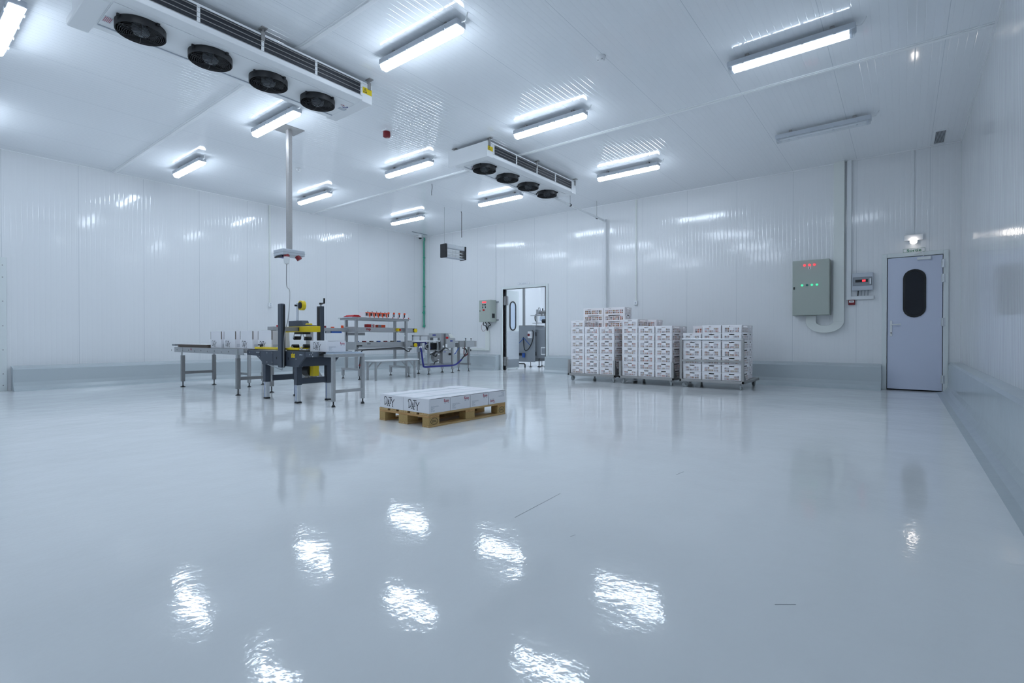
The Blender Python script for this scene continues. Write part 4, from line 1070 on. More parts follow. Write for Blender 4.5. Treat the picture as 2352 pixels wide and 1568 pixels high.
# ---------------------------------------------------------------- double deck packing line
t = thing('packing_line', (7.5, 9.8, 0), 'tall stainless double deck packing conveyor with a shelf of orange display packs', 'packing line')
ly0, ly1 = 9.56, 10.06
def leg_frame(t, x, yA, yB, yC, yD, ztop, m='steel'):
    """two uprights on a low H foot with levelling feet"""
    for y in (yA, yB): MB().box(x - 0.028, x + 0.028, y - 0.028, y + 0.028, 0.24, ztop).build('upright', m, t, bevel=0.003)
    MB().box(x - 0.03, x + 0.03, yC - 0.03, yD + 0.03, 0.20, 0.245).build('foot_bar', m, t, bevel=0.003)
    for y in (yC, yD):
        MB().box(x - 0.026, x + 0.026, y - 0.026, y + 0.026, 0.075, 0.20).build('leg', m, t, bevel=0.003)
        lev_foot(t, x, y, 0.075, 0.036)
leg_frame(t, 6.755, 9.67, 10.05, 9.55, 10.18, 1.335)
leg_frame(t, 8.04, 9.50, 9.92, 9.40, 10.08, 1.335)
tp = MB().box(6.64, 8.12, 9.42, 10.2, 1.372, 1.385).box(6.67, 8.09, 9.45, 10.17, 1.332, 1.372).build('shelf', 'steel', t, bevel=0.003)
# upper deck
ud = MB().box(6.68, 8.3, ly0, ly1, 1.065, 1.165).build('upper_deck', 'steel', t, bevel=0.003)
MB().box(6.66, 6.68, ly0 - 0.01, ly1 + 0.01, 1.058, 1.178).build('end_plate', 'steel', ud, bevel=0.002)
MB().box(6.8, 8.3, ly0 + 0.04, ly1 - 0.04, 1.165, 1.17).build('belt', 'plastic', ud)
m = MB(); text_mb(m, 'mp', 0.085, (7.0, ly0 - 0.001, 1.128), X_, Z_, -Y_, 0.001, 0.003, sx=1.2); m.build('maker_mark', 'maroon', ud)
eu = MB().box(8.3, 8.42, ly0 + 0.01, ly1 - 0.01, 1.06, 1.16).build('drive_end', 'steel_dark', t, bevel=0.003)
MB().cyl((8.38, ly0 + 0.01, 1.11), (8.38, ly0 - 0.03, 1.11), 0.048, 18).build('yellow_cover', 'yellow', eu)
MB().prism([(8.31, 1.16), (8.44, 1.16), (8.44, 1.065), (8.34, 1.065)], (0, ly0 + 0.009, 0), X_, Z_, -Y_, 0.012).build('black_bracket', 'black', eu)
es = MB().box(7.78, 7.86, ly0 - 0.07, ly0, 1.085, 1.155).build('switch_box', 'yellow', t, bevel=0.004)
MB().cyl((7.84, ly0 - 0.07, 1.12), (7.84, ly0 - 0.10, 1.12), 0.022, 14).build('stop_button', 'red', es)
MB().tube(bez([(7.80, ly0 - 0.05, 1.085), (7.82, ly0 - 0.06, 1.02), (7.95, ly0 - 0.04, 1.005), (8.0, ly0 - 0.08, 0.97)]), 0.007, 6).build('cable', 'plastic', t)
MB().box(6.74, 6.98, 9.66, 10.0, 0.985, 1.05).build('motor_tray', 'steel_dark', t)
# lower deck
ld = MB().box(6.68, 8.3, ly0, ly1, 0.735, 0.835).build('lower_deck', 'steel', t, bevel=0.003)
MB().box(6.66, 6.68, ly0 - 0.01, ly1 + 0.01, 0.665, 0.84).build('end_plate', 'steel', ld, bevel=0.002)
MB().box(6.72, 8.2, ly0 - 0.03, ly0 - 0.002, 0.70, 0.735).build('cable_rail', 'steel', ld)
MB().box(6.69, 6.83, ly0 - 0.006, ly0 - 0.002, 0.738, 0.765).build('type_plate', 'black', ld)
m = MB(); stroke(m, [(0, 0), (0.1, 0)], 0.012, (6.96, ly0 - 0.001, 0.795), X_, Z_, -Y_, 0.001); m.build('maker_mark', 'ink', ld)
MB().box(6.7, 8.3, ly0 + 0.02, ly0 + 0.06, 0.64, 0.68).build('under_beam', 'steel_dark', t)
el = MB().box(8.3, 8.42, ly0 + 0.01, ly1 - 0.01, 0.70, 0.80).build('drive_end', 'steel_dark', t, bevel=0.003)
MB().cyl((8.38, ly0 + 0.01, 0.75), (8.38, ly0 - 0.03, 0.75), 0.048, 18).build('yellow_cover', 'yellow', el)
MB().prism([(8.31, 0.80), (8.44, 0.80), (8.44, 0.705), (8.34, 0.705)], (0, ly0 + 0.009, 0), X_, Z_, -Y_, 0.012).build('black_bracket', 'black', el)
MB().tube(bez([(6.72, ly0 - 0.06, 0.25), (6.73, ly0 - 0.07, 0.45), (6.76, ly0 - 0.07, 0.62), (6.9, ly0 - 0.05, 0.66), (7.4, ly0 - 0.05, 0.68), (7.9, ly0 - 0.05, 0.69), (8.02, ly0 - 0.09, 0.62), (8.12, ly0 - 0.08, 0.60), (8.2, ly0 - 0.03, 0.66)]), 0.012, 6).build('cable', 'black', t)
MB().lathe([(0.022, 0), (0.03, 0.03), (0.0, 0.06)], (6.73, ly0 - 0.06, 0.30), 12).build('hanging_plug', 'maroon', t)
# infeed arm running left
fa = MB().box(5.02, 6.66, 9.83, 10.07, 1.075, 1.145).build('infeed_arm', 'steel', t, bevel=0.003)
MB().box(4.96, 5.02, 9.825, 10.075, 1.085, 1.155).build('end_plate', 'steel', fa, bevel=0.003)
MB().box(4.98, 5.04, 9.86, 10.05, 1.06, 1.078).build('end_roller', 'black', fa)
MB().box(6.25, 6.5, 9.84, 9.95, 1.035, 1.075).build('blue_guide', 'blue', fa)
MB().box(6.12, 6.22, 9.84, 9.9, 1.03, 1.075).build('sensor', 'grey_mid', fa)
pd = MB().box(5.74, 5.84, 9.88, 10.0, 0.0, 1.075).build('pedestal', 'galv', t)
for sx_, sy_ in ((-1, 0), (1, 0), (0, -1), (0, 1)):
    MB().prism([(0.05, 0.0), (0.34, 0.0), (0.34, 0.03), (0.05, 0.46)], (5.79, 9.94, 0), (sx_, sy_, 0), Z_, (-sy_ if sx_ == 0 else 0, sx_ if sy_ == 0 else 0, 0), 0.014).build('gusset_foot', 'galv', pd)
leg_frame(t, 4.87, 9.88, 10.05, 9.875, 10.08, 1.075)

# display packs, trays and packets
def packet(label, m, loc, size, group='small packs on the packing line'):
    o = MB().box(-size[0] / 2, size[0] / 2, -size[1] / 2, size[1] / 2, 0, size[2]).build('small_pack', m, None, bevel=0.003)
    o.location = loc
    return tag(o, label, 'pack', group)
t1 = thing('pack', (7.12, 9.68, 1.171), 'left red pack with a white label on the upper deck belt', 'pack', 'red packs on the upper deck')
b = MB().box(7.02, 7.22, 9.63, 9.74, 1.171, 1.24).build('box', 'red', t1, bevel=0.003)
MB().box(7.125, 7.185, 9.628, 9.63, 1.178, 1.234).build('white_label', 'white', t1); MB().box(7.135, 7.175, 9.6265, 9.628, 1.195, 1.212).build('barcode', 'ink', t1)
t1 = thing('pack', (7.43, 9.68, 1.171), 'right red and grey pack on the upper deck belt', 'pack', 'red packs on the upper deck')
MB().box(7.32, 7.53, 9.63, 9.74, 1.171, 1.235).build('box', 'orange', t1, bevel=0.003); MB().box(7.322, 7.41, 9.628, 9.63, 1.176, 1.23).build('grey_label', 'grey_mid', t1)
ords = ['first', 'second', 'third', 'fourth', 'fifth', 'sixth', 'seventh', 'eighth', 'ninth', 'tenth']
t1 = thing('red_tray_stack', (6.78, 9.86, 1.386), 'flat stack of red trays at the left end of the top shelf', 'trays')
MB().box(6.68, 6.92, 9.72, 10.08, 1.386, 1.40).build('bottom_tray', 'film', t1)
MB().box(6.69, 6.90, 9.70, 10.05, 1.401, 1.418).build('middle_tray', 'red', t1)
MB().prism([(6.70, 0), (6.90, 0), (6.86, 0.028), (6.74, 0.028)], (0, 9.72, 1.4185), X_, Z_, Y_, 0.3).build('top_tray', 'red', t1)

def display_pack(label, wide):
    t = thing('display_pack', (0, 0, 0), label, 'display pack', 'orange display packs on the top shelf')
    wd = 0.115 if not wide else 0.155
    MB().box(-wd / 2, wd / 2, -0.13, 0.13, 0, 0.03).build('base_tray', 'white', t, bevel=0.003)
    MB().box(-wd / 2 + 0.004, wd / 2 - 0.004, -0.095, 0.12, 0.03, 0.13 if not wide else 0.125).build('white_pack', 'carton', t)
    if not wide:
        MB().box(wd / 2 - 0.022, wd / 2 - 0.002, -0.135, -0.11, 0.0, 0.122).build('orange_post', 'orange', t)
        MB().box(-wd / 2, wd / 2 - 0.022, -0.13, -0.11, 0.104, 0.122).build('orange_bar', 'orange', t)
        MB().box(-0.03, -0.012, -0.122, -0.1, 0.045, 0.104).build('black_stripe', 'ink', t)
        MB().cyl((0.03, -0.08, 0.13), (0.03, -0.08, 0.15), 0.008, 8).build('black_cap', 'ink', t)
        MB().cyl((-0.02, -0.08, 0.13), (-0.02, -0.08, 0.15), 0.008, 8).build('white_cap', 'white', t)
    else:
        MB().box(-0.06, -0.018, -0.115, -0.096, 0.1, 0.14).build('orange_flag', 'orange', t)
        MB().box(-0.048, -0.03, -0.112, -0.096, 0.03, 0.1).build('black_stripe', 'ink', t)
        MB().box(wd / 2 - 0.025, wd / 2, -0.134, -0.12, 0.0, 0.03).build('red_corner', 'red', t)
    return t
pk = display_pack('x', False); pw = display_pack('x', True)
for k in range(5):
    loc = (6.985 + k * 0.119, 9.68, 1.3855); lab = '%s slim orange display pack on the top shelf, counted from the red trays' % ords[k]
    if k == 0: pk.location = loc; pk['label'] = lab
    else: dup(pk, loc, lab)
for k in range(4):
    loc = (7.60 + k * 0.16, 9.66, 1.3855); lab = '%s wide white display pack on the top shelf, counted from the slim ones' % ords[k]
    if k == 0: pw.location = loc; pw['label'] = lab
    else: dup(pw, loc, lab)
for k in range(8):
    packet('%s small red-capped pack on the infeed arm, counted from its left end' % ords[k], ('red', 'white', 'maroon', 'orange')[k % 4], (5.12 + k * 0.17 + (k % 2) * 0.03, 9.95, 1.1455), (0.05, 0.07, 0.03 + 0.015 * (k % 3 == 0)))
packet('black and orange pack where the infeed arm meets the upper deck', 'orange', (6.55, 9.9, 1.1455), (0.04, 0.05, 0.06))
for k in range(7):
    packet('%s small dark pack on the lower deck, counted from its left end' % ords[k], ('blue', 'maroon', 'kraft')[k % 3], (6.82 + k * 0.2, 9.75, 0.8355), (0.07, 0.07, 0.022), 'small packs on the lower deck')

# stand behind the roller conveyor
t = thing('stainless_stand', (4.47, 10.0, 0), 'stainless stand partly hidden behind the roller conveyor', 'stand')
MB().box(4.35, 4.75, 9.75, 10.24, 0.66, 0.70).build('top', 'steel', t, bevel=0.003)
for x, yy in ((4.47, 9.79), (4.455, 10.2)):
    MB().box(x - 0.025, x + 0.025, yy - 0.025, yy + 0.025, 0.08, 0.66).build('leg', 'steel', t, bevel=0.003)
    lev_foot(t, x, yy, 0.08, 0.034)
MB().box(4.45, 4.49, 9.81, 10.18, 0.22, 0.26).build('cross_bar', 'steel', t)

# low bench
t = thing('low_bench', (7.38, 9.16, 0), 'low pale bench with diagonal braces in front of the packing line', 'bench')
MB().box(6.74, 8.0, 8.98, 9.36, 0.415, 0.44).build('top', 'plastic', t, bevel=0.003)
MB().box(6.76, 7.98, 9.0, 9.34, 0.395, 0.415).build('apron', 'steel', t)
for x in (6.80, 7.90):
    for yy in (9.03, 9.32):
        MB().box(x - 0.02, x + 0.02, yy - 0.02, yy + 0.02, 0, 0.395).build('leg', 'steel', t, bevel=0.003)
        s = 1 if x < 7 else -1
        MB().bar((x + s * 0.01, yy, 0.26), (x + s * 0.16, yy, 0.40), 0.022, 0.022).build('brace', 'steel', t)

# ---------------------------------------------------------------- metal detector and outfeed
t = thing('metal_detector', (9.2, 9.72, 0), 'stainless metal detector with sloping screen and blue hose near the far corner', 'metal detector')
for x, yy in ((8.815, 9.54), (8.85, 9.97), (9.63, 9.5), (9.61, 9.87)):
    MB().box(x - 0.027, x + 0.027, yy - 0.027, yy + 0.027, 0.09, 0.83 if x < 9 else 0.72).build('leg', 'steel', t, bevel=0.003)
    lev_foot(t, x, yy, 0.09, 0.045)
MB().box(8.84, 9.61, 9.50, 9.53, 0.215, 0.255).box(8.84, 9.61, 9.89, 9.92, 0.215, 0.255).build('lower_rail', 'steel', t)
MB().box(8.84, 9.61, 9.51, 9.54, 0.575, 0.61).build('middle_rail', 'steel', t)
MB().box(9.09, 9.12, 9.51, 9.54, 0.61, 0.84).build('mullion', 'steel', t)
cv = MB().box(8.3, 9.32, 9.56, 9.86, 0.828, 0.862).build('belt', 'white', t, bevel=0.008)
MB().box(8.33, 8.85, 9.54, 9.555, 0.835, 0.865).build('belt_guide', 'white', t)
MB().prism([(8.33, 0.83), (8.75, 0.83), (8.95, 0.66), (8.75, 0.66), (8.62, 0.80), (8.33, 0.81)], (0, 9.58, 0), X_, Z_, Y_, 0.25).build('infeed_chute', 'navy', t)
gb = MB().box(8.32, 8.345, 9.58, 9.605, 0.86, 0.99).box(8.565, 8.59, 9.58, 9.605, 0.86, 0.985).box(8.83, 8.855, 9.58, 9.605, 0.86, 0.985).box(8.32, 8.855, 9.58, 9.605, 0.965, 0.99).build('guard_bar', 'steel', t)
hb = MB().ring([(9.52, 0.60), (9.99, 0.60), (9.99, 1.05), (9.52, 1.05)], [(9.57, 0.80), (9.94, 0.80), (9.94, 0.93), (9.57, 0.93)], (9.23, 0, 0), Y_, Z_, X_, 0.12).build('detector_head', 'steel', t, bevel=0.006)
MB().box(9.226, 9.23, 9.72, 9.84, 0.985, 1.02).build('blue_plate', 'ink_blue', hb)
con = MB().prism([(9.36, 0.66), (9.66, 0.66), (9.70, 0.70), (9.70, 0.91), (9.52, 1.05), (9.36, 1.05)], (0, 9.46, 0), X_, Z_, Y_, 0.34).build('console', 'steel', t, bevel=0.006)
MB().prism([(9.43, 1.035), (9.535, 1.035), (9.665, 0.925), (9.50, 0.925)], (0, 9.459, 0), X_, Z_, -Y_, 0.006).build('touch_screen', 'screen', con)
MB().cyl((9.37, 9.46, 0.93), (9.37, 9.42, 0.93), 0.03, 14).build('stop_button', 'red', con)
MB().box(9.50, 9.59, 9.455, 9.46, 0.83, 0.865).build('name_plate', 'ink_blue', con)
MB().box(9.22, 9.28, 9.455, 9.46, 0.68, 0.73).build('paper_label', 'white', con)
MB().box(9.33, 9.39, 9.455, 9.46, 0.68, 0.77).build('paper_label', 'white', con)
MB().box(8.9, 9.2, 9.66, 9.86, 0.62, 0.79).build('drive_box', 'black', t)
MB().cyl((8.66, 9.6, 0.80), (8.66, 9.6, 0.42), 0.06, 18).build('gear_motor', 'chrome', t)
MB().cyl((8.66, 9.6, 0.60), (8.66, 9.6, 0.64), 0.075, 18).build('motor_flange', 'grey', t)
MB().cyl((8.76, 9.56, 0.71), (8.76, 9.52, 0.71), 0.045, 16).build('bearing', 'black', t)
MB().lathe([(0.068, -0.004), (0.068, 0.02), (0.046, 0.02)], (8.76, 9.53, 0.71), 18, 'y').build('bearing_housing', 'steel', t)
ct = MB().box(9.21, 9.52, 9.44, 9.62, 0.275, 0.595).build('lower_cabinet', 'steel', t, bevel=0.006)
MB().cyl((9.46, 9.44, 0.50), (9.46, 9.41, 0.50), 0.032, 14).build('main_switch', 'black', ct)
MB().box(9.24, 9.32, 9.437, 9.44, 0.555, 0.572).build('name_plate', 'ink_blue', ct)
sb = MB().cyl((9.10, 9.62, 0.43), (9.10, 9.50, 0.43), 0.14, 20).build('fan_housing', 'steel_dark', t)
for z in (0.50, 0.36, 0.30): MB().box(9.05 + z * 0.1, 9.10 + z * 0.1, 9.497, 9.50, z - 0.012, z + 0.015).build('paper_label', 'white', sb)
MB().box(9.29, 9.33, 9.52, 9.56, 0.255, 0.275).build('cabinet_bracket', 'steel', t)
for p in ([(9.0, 9.5, 0.60), (9.1, 9.47, 0.56), (9.2, 9.48, 0.60), (9.3, 9.46, 0.66), (9.45, 9.47, 0.63)], [(8.98, 9.5, 0.55), (8.9, 9.48, 0.50), (9.0, 9.47, 0.45), (9.05, 9.49, 0.5)], [(8.83, 9.5, 0.5), (9.0, 9.48, 0.58)], [(9.2, 9.46, 0.56), (9.22, 9.44, 0.62), (9.3, 9.45, 0.65)], [(8.95, 9.5, 0.24), (9.0, 9.5, 0.31), (9.1, 9.5, 0.34)]):
    MB().tube(bez(p, 8), 0.012, 6).build('cable', 'black', t)
MB().box(8.31, 8.55, 9.40, 9.42, 0.58, 0.70).build('grey_panel', 'grey_mid', t)
MB().box(8.36, 8.44, 9.38, 9.40, 0.68, 0.72).build('panel_clip', 'white', t)
MB().tube(bez([(8.40, 9.40, 0.70), (8.42, 9.38, 0.62), (8.45, 9.38, 0.45), (8.50, 9.40, 0.27), (8.56, 9.42, 0.205), (8.8, 9.42, 0.20), (9.2, 9.42, 0.20), (9.55, 9.43, 0.20), (9.75, 9.46, 0.23), (9.98, 9.5, 0.34)], 10), 0.022, 8).build('blue_hose', 'navy', t)
MB().tube(bez([(9.98, 9.5, 0.34), (10.15, 9.52, 0.47), (10.2, 9.53, 0.56), (10.12, 9.50, 0.62), (10.0, 9.50, 0.655)], 10), 0.013, 8).build('cable', 'black', t)
MB().tube(bez([(10.0, 9.52, 0.35), (10.14, 9.54, 0.45), (10.22, 9.53, 0.56), (10.16, 9.53, 0.65)], 10), 0.012, 8).build('cable', 'black', t)
MB().tube(bez([(9.62, 9.5, 0.50), (9.72, 9.5, 0.50), (9.82, 9.52, 0.58), (9.93, 9.55, 0.66)], 10), 0.011, 8).build('air_line', 'blue', t)

t = thing('outfeed_conveyor', (10.3, 9.75, 0), 'short stainless outfeed conveyor left of the open doorway', 'conveyor')
MB().box(9.9, 10.12, 9.5, 9.95, 0.68, 0.845).build('drive_cover', 'steel_dark', t, bevel=0.004)
MB().box(10.12, 10.46, 9.47, 9.98, 0.675, 0.845).build('main_box', 'steel', t, bevel=0.004)
MB().box(10.46, 10.58, 9.49, 9.96, 0.68, 0.84).build('end_box', 'galv', t, bevel=0.004)
MB().box(9.72, 9.92, 9.55, 9.9, 0.80, 0.83).build('belt', 'plastic', t)
for x in (10.14, 10.36): MB().lathe([(0.008, 0), (0.008, 0.045), (0.022, 0.065), (0.022, 0.072), (0, 0.072)], (x, 9.5, 0.845), 12).build('knob', 'black', t)
MB().box(10.18, 10.23, 9.56, 9.60, 0.845, 0.96).build('guide_post', 'clear_panel', t)
for yy in (9.55, 9.94):
    MB().box(10.29, 10.35, yy - 0.03, yy + 0.03, 0.22, 0.675).build('upright', 'steel_dark', t, bevel=0.003)
    MB().box(10.295, 10.345, yy - 0.025, yy + 0.025, 0.09, 0.18).build('leg', 'steel', t, bevel=0.003)
    lev_foot(t, 10.32, yy, 0.09, 0.04)
MB().box(10.29, 10.35, 9.5, 10.0, 0.18, 0.225).build('foot_bar', 'steel_dark', t)
MB().tube(bez([(10.2, 9.6, 0.67), (10.16, 9.58, 0.55), (10.2, 9.6, 0.42), (10.28, 9.58, 0.47), (10.3, 9.57, 0.52)], 10), 0.014, 8).build('red_cable', 'maroon', t)
MB().box(10.35, 10.39, 9.52, 9.56, 0.56, 0.61).build('clamp_knob', 'black', t)

# ---------------------------------------------------------------- trolleys of crates
CW, CD, CH = 0.34, 0.50, 0.1435
def make_crate(label):
    """stackable vented tray: long sides along x, short ends along y"""
    t = thing('crate', (0, 0, 0), label, 'crate', 'white crates stacked on the trolleys')
    b = MB(); e = 0.005
    hx, hy = CD / 2, CW / 2
    b.box(-hx, hx, -hy, hy, 0.002, 0.006)
    def wall(L, pos, axis):
        def bx(u0, u1, z0, z1, ex=0.0):
            lo, hi = (pos - ex, pos + e) if pos < 0 else (pos - e, pos + ex)
            if axis == 'y': b.box(lo, hi, u0, u1, z0, z1)
            else: b.box(u0, u1, lo, hi, z0, z1)
        h = L / 2
        hs = 0.046 if L < 0.4 else 0.14
        bx(-h, h, 0.0, 0.016)
        bx(-h, h, 0.092, 0.106)
        bx(-h, -hs, 0.106, 0.124); bx(hs, h, 0.106, 0.124)
        bx(-h, h, 0.124, CH - 0.0004, 0.003)
        bx(-h, h, 0.1, 0.103, 0.0016); bx(-h, h, 0.012, 0.015, 0.0016)
        for c in (-h + 0.012, -h + 0.03, h - 0.03, h - 0.012): bx(c - 0.0015, c + 0.0015, 0.015, 0.1, 0.0016)
        n = 3 if L < 0.4 else 5
        cw = L * (0.74 if L < 0.4 else 0.86) / n
        x = -cw * n / 2
        bx(x, -x, 0.048, 0.056, -0.0012)
        bx(-h, x, 0.016, 0.092); bx(-x, h, 0.016, 0.092)
        for g in range(n):
            bx(x, x + cw * 0.08, 0.016, 0.092); bx(x + cw * 0.92, x + cw, 0.016, 0.092)
            if L < 0.4 and g == 1: bx(x + cw * 0.12, x + cw * 0.88, 0.056, 0.092, -0.0006)
            for q in ((1, 2, 3) if L < 0.4 else (2,)):
                c = x + cw * (0.08 + 0.84 * q / 4); bx(c - 0.0026, c + 0.0026, 0.016, 0.092)
            x += cw
    wall(CW, -hx, 'y'); wall(CW, hx, 'y'); wall(CD, -hy, 'x'); wall(CD, hy, 'x')
    b.build('basket', 'crate', t)
    MB().box(-hx + 0.012, hx - 0.012, -hy + 0.012, hy - 0.012, 0.008, 0.096).build('contents', 'fruit', t)
    return t
crate0 = make_crate('x'); used = [False]
levels = ['bottom', 'second', 'third', 'fourth', 'fifth', 'sixth', 'seventh', 'eighth', 'ninth', 'tenth']
def stack(x, y, n, rz, z0, where, jig=0.0012):
    for k in range(n):
        pos = (x + random.uniform(-jig, jig), y + random.uniform(-jig, jig), z0 + k * CH)
        lv = 'top crate' if k == n - 1 else 'bottom crate' if k == 0 else levels[k] + ' crate up'
        lab = 'white vented plastic crate, %s in the %s' % (lv, where)
        if not used[0]:
            crate0.location = pos; crate0.rotation_euler = (0, 0, rz); crate0['label'] = lab; used[0] = True
        else: dup(crate0, pos, lab, rz)

def trolley(yc, label, rail):
    t = thing('crate_trolley', (10.05, yc, 0), label, 'trolley', 'steel crate trolleys')
    x0, x1, w2 = 9.47, 10.66, 0.57
    ch = MB().box(x0, x1, yc - w2, yc - w2 + 0.035, 0.112, 0.158).box(x0, x1, yc + w2 - 0.035, yc + w2, 0.112, 0.158).box(x0, x0 + 0.035, yc - w2, yc + w2, 0.112, 0.158).box(x1 - 0.035, x1, yc - w2, yc + w2, 0.112, 0.158)
    ch.build('base_frame', 'galv', t, bevel=0.003)
    MB().box(x0 + 0.03, x1 - 0.03, yc - w2 + 0.03, yc + w2 - 0.03, 0.148, 0.156).build('deck', 'steel_dark', t)
    hp = 0.92 if rail else 0.46
    for s in (-1, 1):
        y = yc + s * (w2 - 0.025)
        MB().box(x0 + 0.002, x0 + 0.042, y - 0.022, y + 0.022, 0.158, hp).build('corner_post', 'galv', t, bevel=0.003)
        MB().prism([(x0 + 0.042, 0.158), (x0 + 0.26, 0.158), (x0 + 0.042, 0.40)], (0, y - 0.003, 0), X_, Z_, Y_, 0.006).build('gusset', 'steel_dark', t)
    if rail:
        MB().cyl((x0 + 0.022, yc - w2 + 0.04, 0.905), (x0 + 0.022, yc + w2 - 0.04, 0.905), 0.016, 14).build('push_bar', 'chrome', t)
        MB().box(x0 + 0.004, x0 + 0.03, yc - w2 + 0.04, yc + w2 - 0.04, 0.485, 0.525).build('middle_rail', 'galv', t, bevel=0.003)
    for x in (x0 + 0.07, x1 - 0.09):
        for s in (-1, 1):
            y = yc + s * (w2 - 0.07); a = random.uniform(-1.2, 1.2) if not (x < 10 and s < 0) else 0.15
            d = Vector((math.cos(a), math.sin(a), 0)); n = Vector((-d.y, d.x, 0))
            c = Vector((x, y, 0.052)) + d * 0.02
            fk = MB().box(x - 0.04, x + 0.04, y - 0.04, y + 0.04, 0.104, 0.112)
            for q in (-1, 1): fk.bar(c + n * q * 0.022 - Z_ * 0.005, Vector((x, y, 0.106)) + n * q * 0.022, 0.03, 0.005)
            fo = fk.build('caster', 'steel', t)
            MB().cyl(c - n * 0.014, c + n * 0.014, 0.052, 20).build('wheel', 'wheel', fo, bevel=0.004)
            MB().cyl(c - n * 0.027, c + n * 0.027, 0.012, 10).build('axle', 'steel_dark', fo)
    return t
Z0 = 0.158
for name, yc, rail, fr, bk in (('left', 5.245, False, (8, 7, 7), (10, 10)), ('middle', 4.025, False, (8, 7, 7), (8, 7)), ('right', 2.775, True, (6, 7, 7), (7, 7))):
    trolley(yc, {'left': 'low steel trolley at left with the tallest rear stacks of crates', 'middle': 'low steel trolley in the middle of the three crate trolleys', 'right': 'steel trolley at right with a push bar and rail across its front'}[name], rail)
    dx0 = 9.47 + (0.05 if not rail else 0.055) + CD / 2
    for k, nm in enumerate(('left', 'middle', 'right')):
        stack(dx0, yc + (1 - k) * 0.3515, fr[k], 0.0, Z0, '%s front stack of the %s trolley' % (nm, name))
    for k, nm in enumerate(('left', 'right')):
        stack(dx0 + CD / 2 + CW / 2 + 0.03, yc + (0.5 - k) * 0.512 , bk[k], math.pi / 2, Z0, '%s rear stack of the %s trolley' % (nm, name))

# ---------------------------------------------------------------- machines in the room beyond the doorway
t = thing('grey_machine', (13.3, 9.5, 0), 'grey steel machine body with a white switch seen through the open doorway', 'machine')
MB().box(13.02, 13.8, 9.33, 10.9, 0.17, 1.30).build('housing', 'grey_mid', t, bevel=0.008)
MB().box(12.995, 13.02, 9.185, 10.9, 0.16, 1.30).build('front_panel', 'grey_mid', t, bevel=0.003)
MB().box(12.95, 13.0, 9.29, 9.44, 0.92, 1.13).build('switch_box', 'white', t, bevel=0.006)
MB().cyl((12.95, 9.385, 1.02), (12.92, 9.385, 1.02), 0.04, 14).build('rotary_switch', 'maroon', t)
MB().tube(bez([(12.96, 9.27, 1.16), (12.95, 9.22, 1.1), (12.94, 9.24, 0.85), (12.93, 9.35, 0.62), (12.94, 9.5, 0.52), (12.95, 9.58, 0.62), (12.97, 9.62, 0.95)]), 0.015, 8).build('black_hose', 'black', t)
MB().tube(bez([(12.96, 9.80, 0.75), (12.95, 9.68, 0.84), (12.95, 9.60, 0.92), (12.95, 9.48, 0.82), (12.96, 9.36, 0.7)]), 0.011, 8).build('blue_hose', 'blue', t)
MB().cyl((12.95, 9.6, 0.44), (12.95, 9.6, 0.30), 0.05, 14).build('filter_bowl', 'blue', t)
MB().box(12.92, 13.0, 9.62, 9.8, 0.36, 0.44).build('valve_block', 'black', t)
for x, yy in ((13.06, 9.40), (13.7, 10.8), (13.06, 10.8), (13.7, 9.40)): lev_foot(t, x, yy, 0.17, 0.055)
MB().box(13.03, 13.7, 9.30, 10.4, 1.30, 1.33).build('top_rim', 'steel_dark', t)
MB().box(13.0, 13.05, 9.60, 9.68, 1.2, 2.62).build('upright_pole', 'steel_dark', t, bevel=0.004)
t = thing('grey_cabinet', (13.6, 8.6, 0), 'pale grey machine cabinet with a white vent at the right of the doorway', 'cabinet')
MB().box(13.15, 13.95, 8.0, 9.285, 0.275, 1.20).build('body', 'grey_mid', t, bevel=0.01)
MB().box(13.135, 13.15, 8.70, 9.06, 0.39, 0.635).build('vent', 'white', t, bevel=0.008)
MB().box(13.13, 13.136, 8.73, 9.03, 0.42, 0.605).build('vent_mesh', 'grey_mid', t)
for z in (1.05, 0.42): MB().box(13.12, 13.15, 9.24, 9.29, z - 0.06, z + 0.06).build('hinge', 'black', t)
for x, yy in ((13.22, 9.18), (13.85, 9.18), (13.22, 8.1), (13.85, 8.1), (13.3, 8.98)):
    MB().lathe([(0.06, 0), (0.06, 0.01), (0.014, 0.03), (0.014, 0.28)], (x, yy, 0), 12).build('foot', 'black', t)
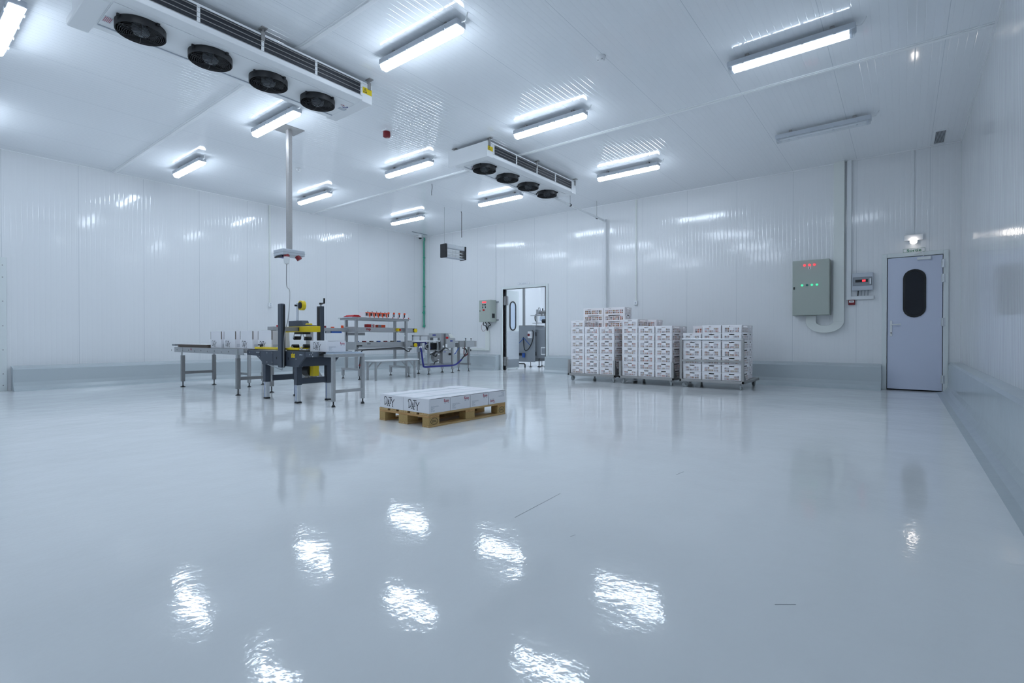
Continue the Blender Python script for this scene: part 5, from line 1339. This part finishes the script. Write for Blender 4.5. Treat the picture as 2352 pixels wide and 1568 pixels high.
t = thing('filling_head', (13.5, 9.2, 1.332), 'steel filling head with rods on top of the machine beyond the doorway', 'machine head')
MB().box(13.38, 13.52, 9.325, 9.42, 1.69, 1.85).build('head_box', 'steel', t, bevel=0.01)
MB().tube(bez([(13.45, 9.37, 1.84), (13.45, 9.36, 1.90), (13.45, 9.31, 1.89), (13.45, 9.28, 1.80)], 6), 0.012, 6).build('loop', 'steel_dark', t)
MB().cyl((13.45, 9.325, 1.75), (13.45, 8.9, 1.77), 0.05, 14).build('barrel', 'steel_dark', t)
for y in (9.24, 9.12): MB().cyl((13.45, y, 1.63), (13.45, y, 1.74), 0.035, 12).build('nozzle', 'steel_dark', t)
MB().cyl((13.45, 9.2, 1.80), (13.45, 9.2, 1.88), 0.018, 10).build('knob', 'black', t)
for z in (1.66, 1.41): MB().cyl((13.45, 9.68 if z > 1.5 else 9.6, z), (13.45, 8.9, z), 0.014, 8).build('rod', 'steel', t)
MB().cyl((13.4, 9.17, 1.47), (13.4, 9.02, 1.47), 0.06, 14).build('drum', 'black', t)
MB().box(13.42, 13.56, 9.1, 9.30, 1.47, 1.62).build('clear_guard', 'film', t)
for yy in (8.98, 9.45): MB().box(13.44, 13.46, yy - 0.01, yy + 0.01, 1.332, 1.70).build('support', 'steel', t)
t = thing('grab_bar', (16.0, 12.0, 1.5), 'small dark handle on the white wall of the room beyond', 'handle')
MB().tube(bez([(15.99, 11.22, 1.85), (15.92, 11.24, 1.78), (15.92, 11.24, 1.62), (15.99, 11.22, 1.55)]), 0.02, 8).build('grip', 'black', t)
t = thing('black_stool_leg', (12.6, 9.35, 0), 'black bent tube frame on the floor just inside the doorway', 'frame')
MB().tube([(12.62, 9.62, 0), (12.62, 9.62, 0.10), (12.62, 9.60, 0.12), (12.62, 9.32, 0.12), (12.62, 9.30, 0.10), (12.62, 9.30, 0)], 0.02, 8).build('bent_tube', 'black', t)
t = tag(MB().box(15.7, 15.99, 10.84, 10.92, 0.9, 3.6).build('white_post', 'white'), 'white service post on the far wall of the room beyond', 'post')
